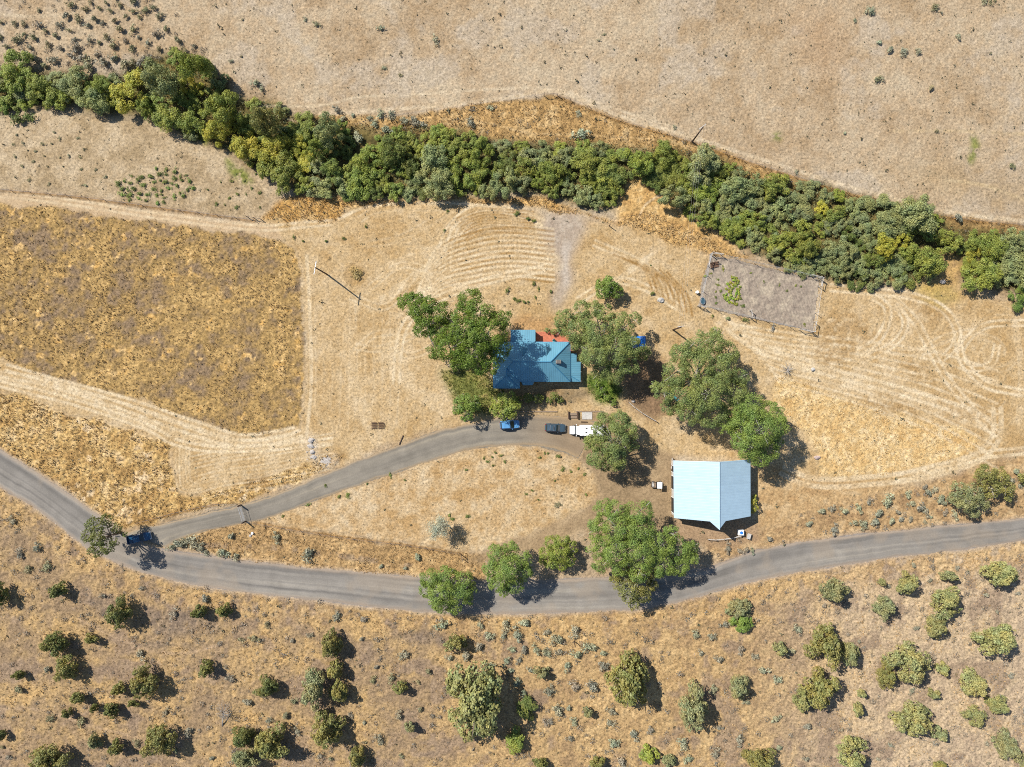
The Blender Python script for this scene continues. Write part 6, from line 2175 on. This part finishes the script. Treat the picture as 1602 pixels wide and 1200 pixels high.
def suv(px, py, ang, L, Wd, pm, label, rails=True, sunroof=True):
    rt = empty('car', W(px, py), math.radians(ang))
    tag(rt, label, 'car')
    h = L / 2
    w2 = Wd / 2
    hull([(-h, w2 * .80, .42, .92), (-h + .12, w2 * .94, .34, 1.02), (-h + .7, w2, .30, 1.05), (0, w2, .30, 1.05), (h - 1.5, w2, .30, 1.05), (h - 1.3, w2 * .99, .30, 1.03), (h - .45, w2 * .95, .32, .93), (h - .12, w2 * .86, .36, .82), (h, w2 * .70, .42, .70)]).build('body', pm, rt, smooth=False)
    hull([(-h + .10, w2 * .78, .98, 1.08), (-h + .42, w2 * .80, 1.0, 1.60), (-h + 1.0, w2 * .82, 1.0, 1.68), (h - 2.35, w2 * .82, 1.0, 1.68), (h - 1.95, w2 * .82, 1.0, 1.52), (h - 1.32, w2 * .84, 1.0, 1.06)], .08).build('windows', M_GLASS, rt)
    rf = hull([(-h + .44, w2 * .74, 1.60, 1.66), (-h + .9, w2 * .77, 1.665, 1.735), (h - 2.5, w2 * .77, 1.665, 1.735), (h - 2.2, w2 * .74, 1.62, 1.68)], .03).build('roof', pm, rt)
    if rails:
        for sy in (-1, 1):
            MB().tube([(-h + .8, sy * w2 * .68, 1.78), (h - 2.5, sy * w2 * .68, 1.78)], .025, 5).build('roof_rail', M_BLACK, rf)
        for x in (-h + 1.1, -h + 2.0):
            MB().cbox((x, 0, 1.765), (.06, Wd * .66, .04)).build('roof_bar', M_STEEL, rf)
    if sunroof:
        MB().cbox((h - 2.72, 0, 1.742), (.42, Wd * .42, .012)).build('sunroof', M_GLASS, rf)
    for x in (-h + .95, h - .95):
        for sy in (-1, 1):
            wheel(rt, x, sy * (w2 - .10), .35)
    for sy in (-1, 1):
        MB().cbox((h - .12, sy * w2 * .66, .70), (.16, .34, .15), 0, .02).build('headlight', M_LAMP, rt)
        MB().cbox((-h + .05, sy * w2 * .74, .85), (.12, .2, .28), 0, .02).build('tail_light', M_RED, rt)
        MB().cbox((h - 1.75, sy * (w2 + .10), 1.10), (.14, .22, .15), 0, .02).build('mirror', pm, rt)
    MB().cbox((h - .01, 0, .45), (.10, Wd * .76, .18), 0, .03).build('bumper', M_BLACK, rt)
    MB().cbox((-h + .01, 0, .5), (.10, Wd * .8, .2), 0, .03).build('bumper', M_BLACK, rt)
    return rt


suv(797.5, 664, 4, 4.6, 1.95, paint('blue_paint', (.09, .25, .46)), 'blue car parked on the gravel beside a yellow green tree', False, False)
suv(868.5, 669, -2.5, 4.75, 1.95, paint('slate_paint', (.045, .075, .10)), 'dark slate wagon with roof bars parked behind the white van')


def pickup(px, py, ang, L, Wd, pm, label):
    rt = empty('pickup_truck', W(px, py), math.radians(ang))
    tag(rt, label, 'pickup truck')
    h, w2 = L / 2, Wd / 2
    hull([(-h + 2.0, w2, .40, 1.10), (0, w2, .38, 1.12), (h - 1.35, w2, .38, 1.12), (h - .5, w2 * .97, .40, 1.05), (h - .1, w2 * .90, .44, .96), (h, w2 * .80, .5, .86)]).build('body', pm, rt)
    bed = MB()
    x0, x1 = -h + .05, -h + 1.99
    bed.cbox(((x0 + x1) / 2, 0, .55), (x1 - x0, Wd * .96, .12))
    for sy in (-1, 1):
        bed.cbox(((x0 + x1) / 2, sy * (w2 - .06), .82), (x1 - x0, .11, .5), 0, .02)
    bed.cbox((x0 + .05, 0, .82), (.09, Wd * .84, .48), 0, .02)
    bed.build('truck_bed', pm, rt)
    hull([(-h + 1.92, w2 * .84, 1.08, 1.62), (-h + 2.2, w2 * .84, 1.08, 1.76), (h - 2.25, w2 * .84, 1.08, 1.76), (h - 1.95, w2 * .84, 1.08, 1.66), (h - 1.35, w2 * .86, 1.08, 1.12)], .08).build('windows', M_GLASS, rt)
    hull([(-h + 1.98, w2 * .78, 1.70, 1.79), (-h + 2.3, w2 * .79, 1.765, 1.83), (h - 2.4, w2 * .79, 1.765, 1.83), (h - 2.15, w2 * .77, 1.73, 1.79)], .03).build('roof', pm, rt)
    for x in (-h + .95, h - 1.0):
        for sy in (-1, 1):
            wheel(rt, x, sy * (w2 - .08), .39, .27)
    for sy in (-1, 1):
        MB().cbox((h - .1, sy * w2 * .72, .84), (.16, .34, .18), 0, .02).build('headlight', M_LAMP, rt)
        MB().cbox((h - 1.95, sy * (w2 + .12), 1.2), (.14, .24, .18), 0, .02).build('mirror', pm, rt)
        MB().cbox((-h + .0, sy * w2 * .86, .85), (.08, .14, .3)).build('tail_light', M_RED, rt)
    MB().cbox((h + .02, 0, .55), (.16, Wd * .92, .22), 0, .04).build('bumper', M_STEEL, rt)
    MB().cbox((-h - .02, 0, .5), (.14, Wd * .9, .18), 0, .04).build('bumper', M_STEEL, rt)
    MB().cbox((h - 1.5, 0, 1.145), (.3, Wd * .62, .02)).build('cowl', M_STEEL, rt)


pickup(219.5, 840.5, 12, 5.6, 2.0, paint('navy_paint', (.010, .055, .12)), 'dark blue pickup in juniper shade at the driveway entrance')

vn = empty('camper_van', W(917, 672.5), math.radians(180))
tag(vn, 'white camper van half hidden under the yard tree', 'van')
pw = paint('white_van_paint', (.80, .80, .80))
hull([(2.75, .95, .45, 1.25), (3.0, 1.0, .42, 1.3), (3.6, .98, .42, 1.18), (3.85, .90, .45, .95)]).build('bonnet', pw, vn)
hull([(1.9, 1.02, .4, 2.1), (2.35, 1.02, .4, 2.05), (2.75, 1.0, .42, 1.3)]).build('cab', M_GLASS, vn)
hull([(1.6, 1.03, 1.9, 2.3), (2.3, 1.0, 1.95, 2.28), (2.5, .92, 1.92, 2.12)], .08).build('cab_roof', pw, vn)
bx = hull([(-3.8, 1.18, .5, 2.6), (-3.7, 1.25, .42, 2.7), (1.4, 1.25, .42, 2.7), (1.72, 1.18, .45, 2.6)], .1).build('body', pw, vn)
MB().cbox((1.25, 0, 2.715), (.05, 2.3, .025)).cbox((.95, 0, 2.715), (.05, 2.3, .025)).build('roof_seam', M_STEEL, bx)
for x, y, a in ((.25, .42, .5), (.2, -.5, -.4)):
    MB().cbox((x, y, 2.76), (.42, .22, .12), a, .03).build('roof_vent', M_BLACK, bx)
MB().cbox((-1.6, 0, 2.77), (.7, .7, .14), 0, .04).build('roof_hatch', pw, bx)
for x in (-2.5, 2.85):
    for sy in (-1, 1):
        wheel(vn, x, sy * .95, .38, .26)
for sy in (-1, 1):
    MB().cbox((3.78, sy * .68, .86), (.12, .3, .2), 0, .02).build('headlight', M_LAMP, vn)
    MB().cbox((2.45, sy * 1.27, 1.5), (.16, .3, .32), 0, .03).build('mirror', pw, vn)
    MB().cbox((-1.0, sy * 1.256, 1.75), (1.3, .02, .6)).build('side_window', M_GLASS, bx)
    MB().cbox((-3.81, sy * .95, 1.1), (.05, .16, .4)).build('tail_light', M_RED, vn)
MB().cbox((3.88, 0, .5), (.14, 1.8, .22), 0, .04).build('bumper', M_STEEL, vn)

ut = empty('utility_cart', W(1026.5, 757.5), math.radians(-2))
tag(ut, 'small utility cart with white canopy and open cargo bed near the barn', 'utility cart')
hull([(-.1, .68, .3, .75), (.9, .68, .3, .85), (1.25, .55, .35, .7)]).build('body', M_BLACK, ut)
m = MB().cbox((-.72, 0, .62), (1.15, 1.3, .06))
for sy in (-1, 1):
    m.cbox((-.72, sy * .64, .80), (1.2, .05, .32))
m.cbox((-1.30, 0, .80), (.05, 1.23, .32))
m.build('cargo_bed', M_WOOD, ut)
MB().cbox((-.85, -.15, .72), (.5, .7, .13), .2, .02).cbox((-.95, .35, .70), (.35, .3, .09), 0, .02).build('load', M_CONC, ut)
MB().cbox((.48, 0, 1.9), (1.15, 1.5, .07), 0, .03).build('canopy', M_WHITE, ut)
for x in (0, .95):
    for sy in (-1, 1):
        MB().tube([(x, sy * .62, .7), (x, sy * .66, 1.88)], .03, 6).build('roof_post', M_BLACK, ut)
MB().cbox((.22, 0, .86), (.45, 1.1, .14), 0, .03).cbox((0.0, 0, 1.12), (.12, 1.1, .5), 0, .03).build('seat', M_BLACK, ut)
for x in (-.8, .9):
    for sy in (-1, 1):
        wheel(ut, x, sy * .62, .29, .22)
for sy in (-1, 1):
    MB().cbox((1.22, sy * .42, .58), (.08, .2, .12)).build('headlight', M_LAMP, ut)

# loose rubble and crumbs about the row of stones and the earth heap, one object
r = np.random.default_rng(59)
x = np.concatenate([r.normal(488, 3.2, 90), r.normal(510, 6, 90)])
y = np.concatenate([r.uniform(683, 720, 90), r.normal(722, 5, 90)])
s = r.uniform(.07, .26, len(x))
vv = base_tet = np.array([(1, 0, -.3), (-.5, .87, -.3), (-.5, -.87, -.3), (.1, 0, .7)])[None] * s[:, None, None] * r.uniform(.6, 1.4, (len(x), 4, 3)) + np.stack([(x - CX) * SC, (CY - y) * SC, s * .25], -1)[:, None]
F = (np.arange(len(x))[:, None, None] * 4 + np.array([(0, 1, 3), (1, 2, 3), (2, 0, 3)])[None]).reshape(-1, 3)
tag(link(bpy.data.objects.new('rubble', np_mesh('rubble', vv.reshape(-1, 3), F, [M_ROCKW]))), 'pale rubble scattered round the row of stones by the driveway', kind='stuff')
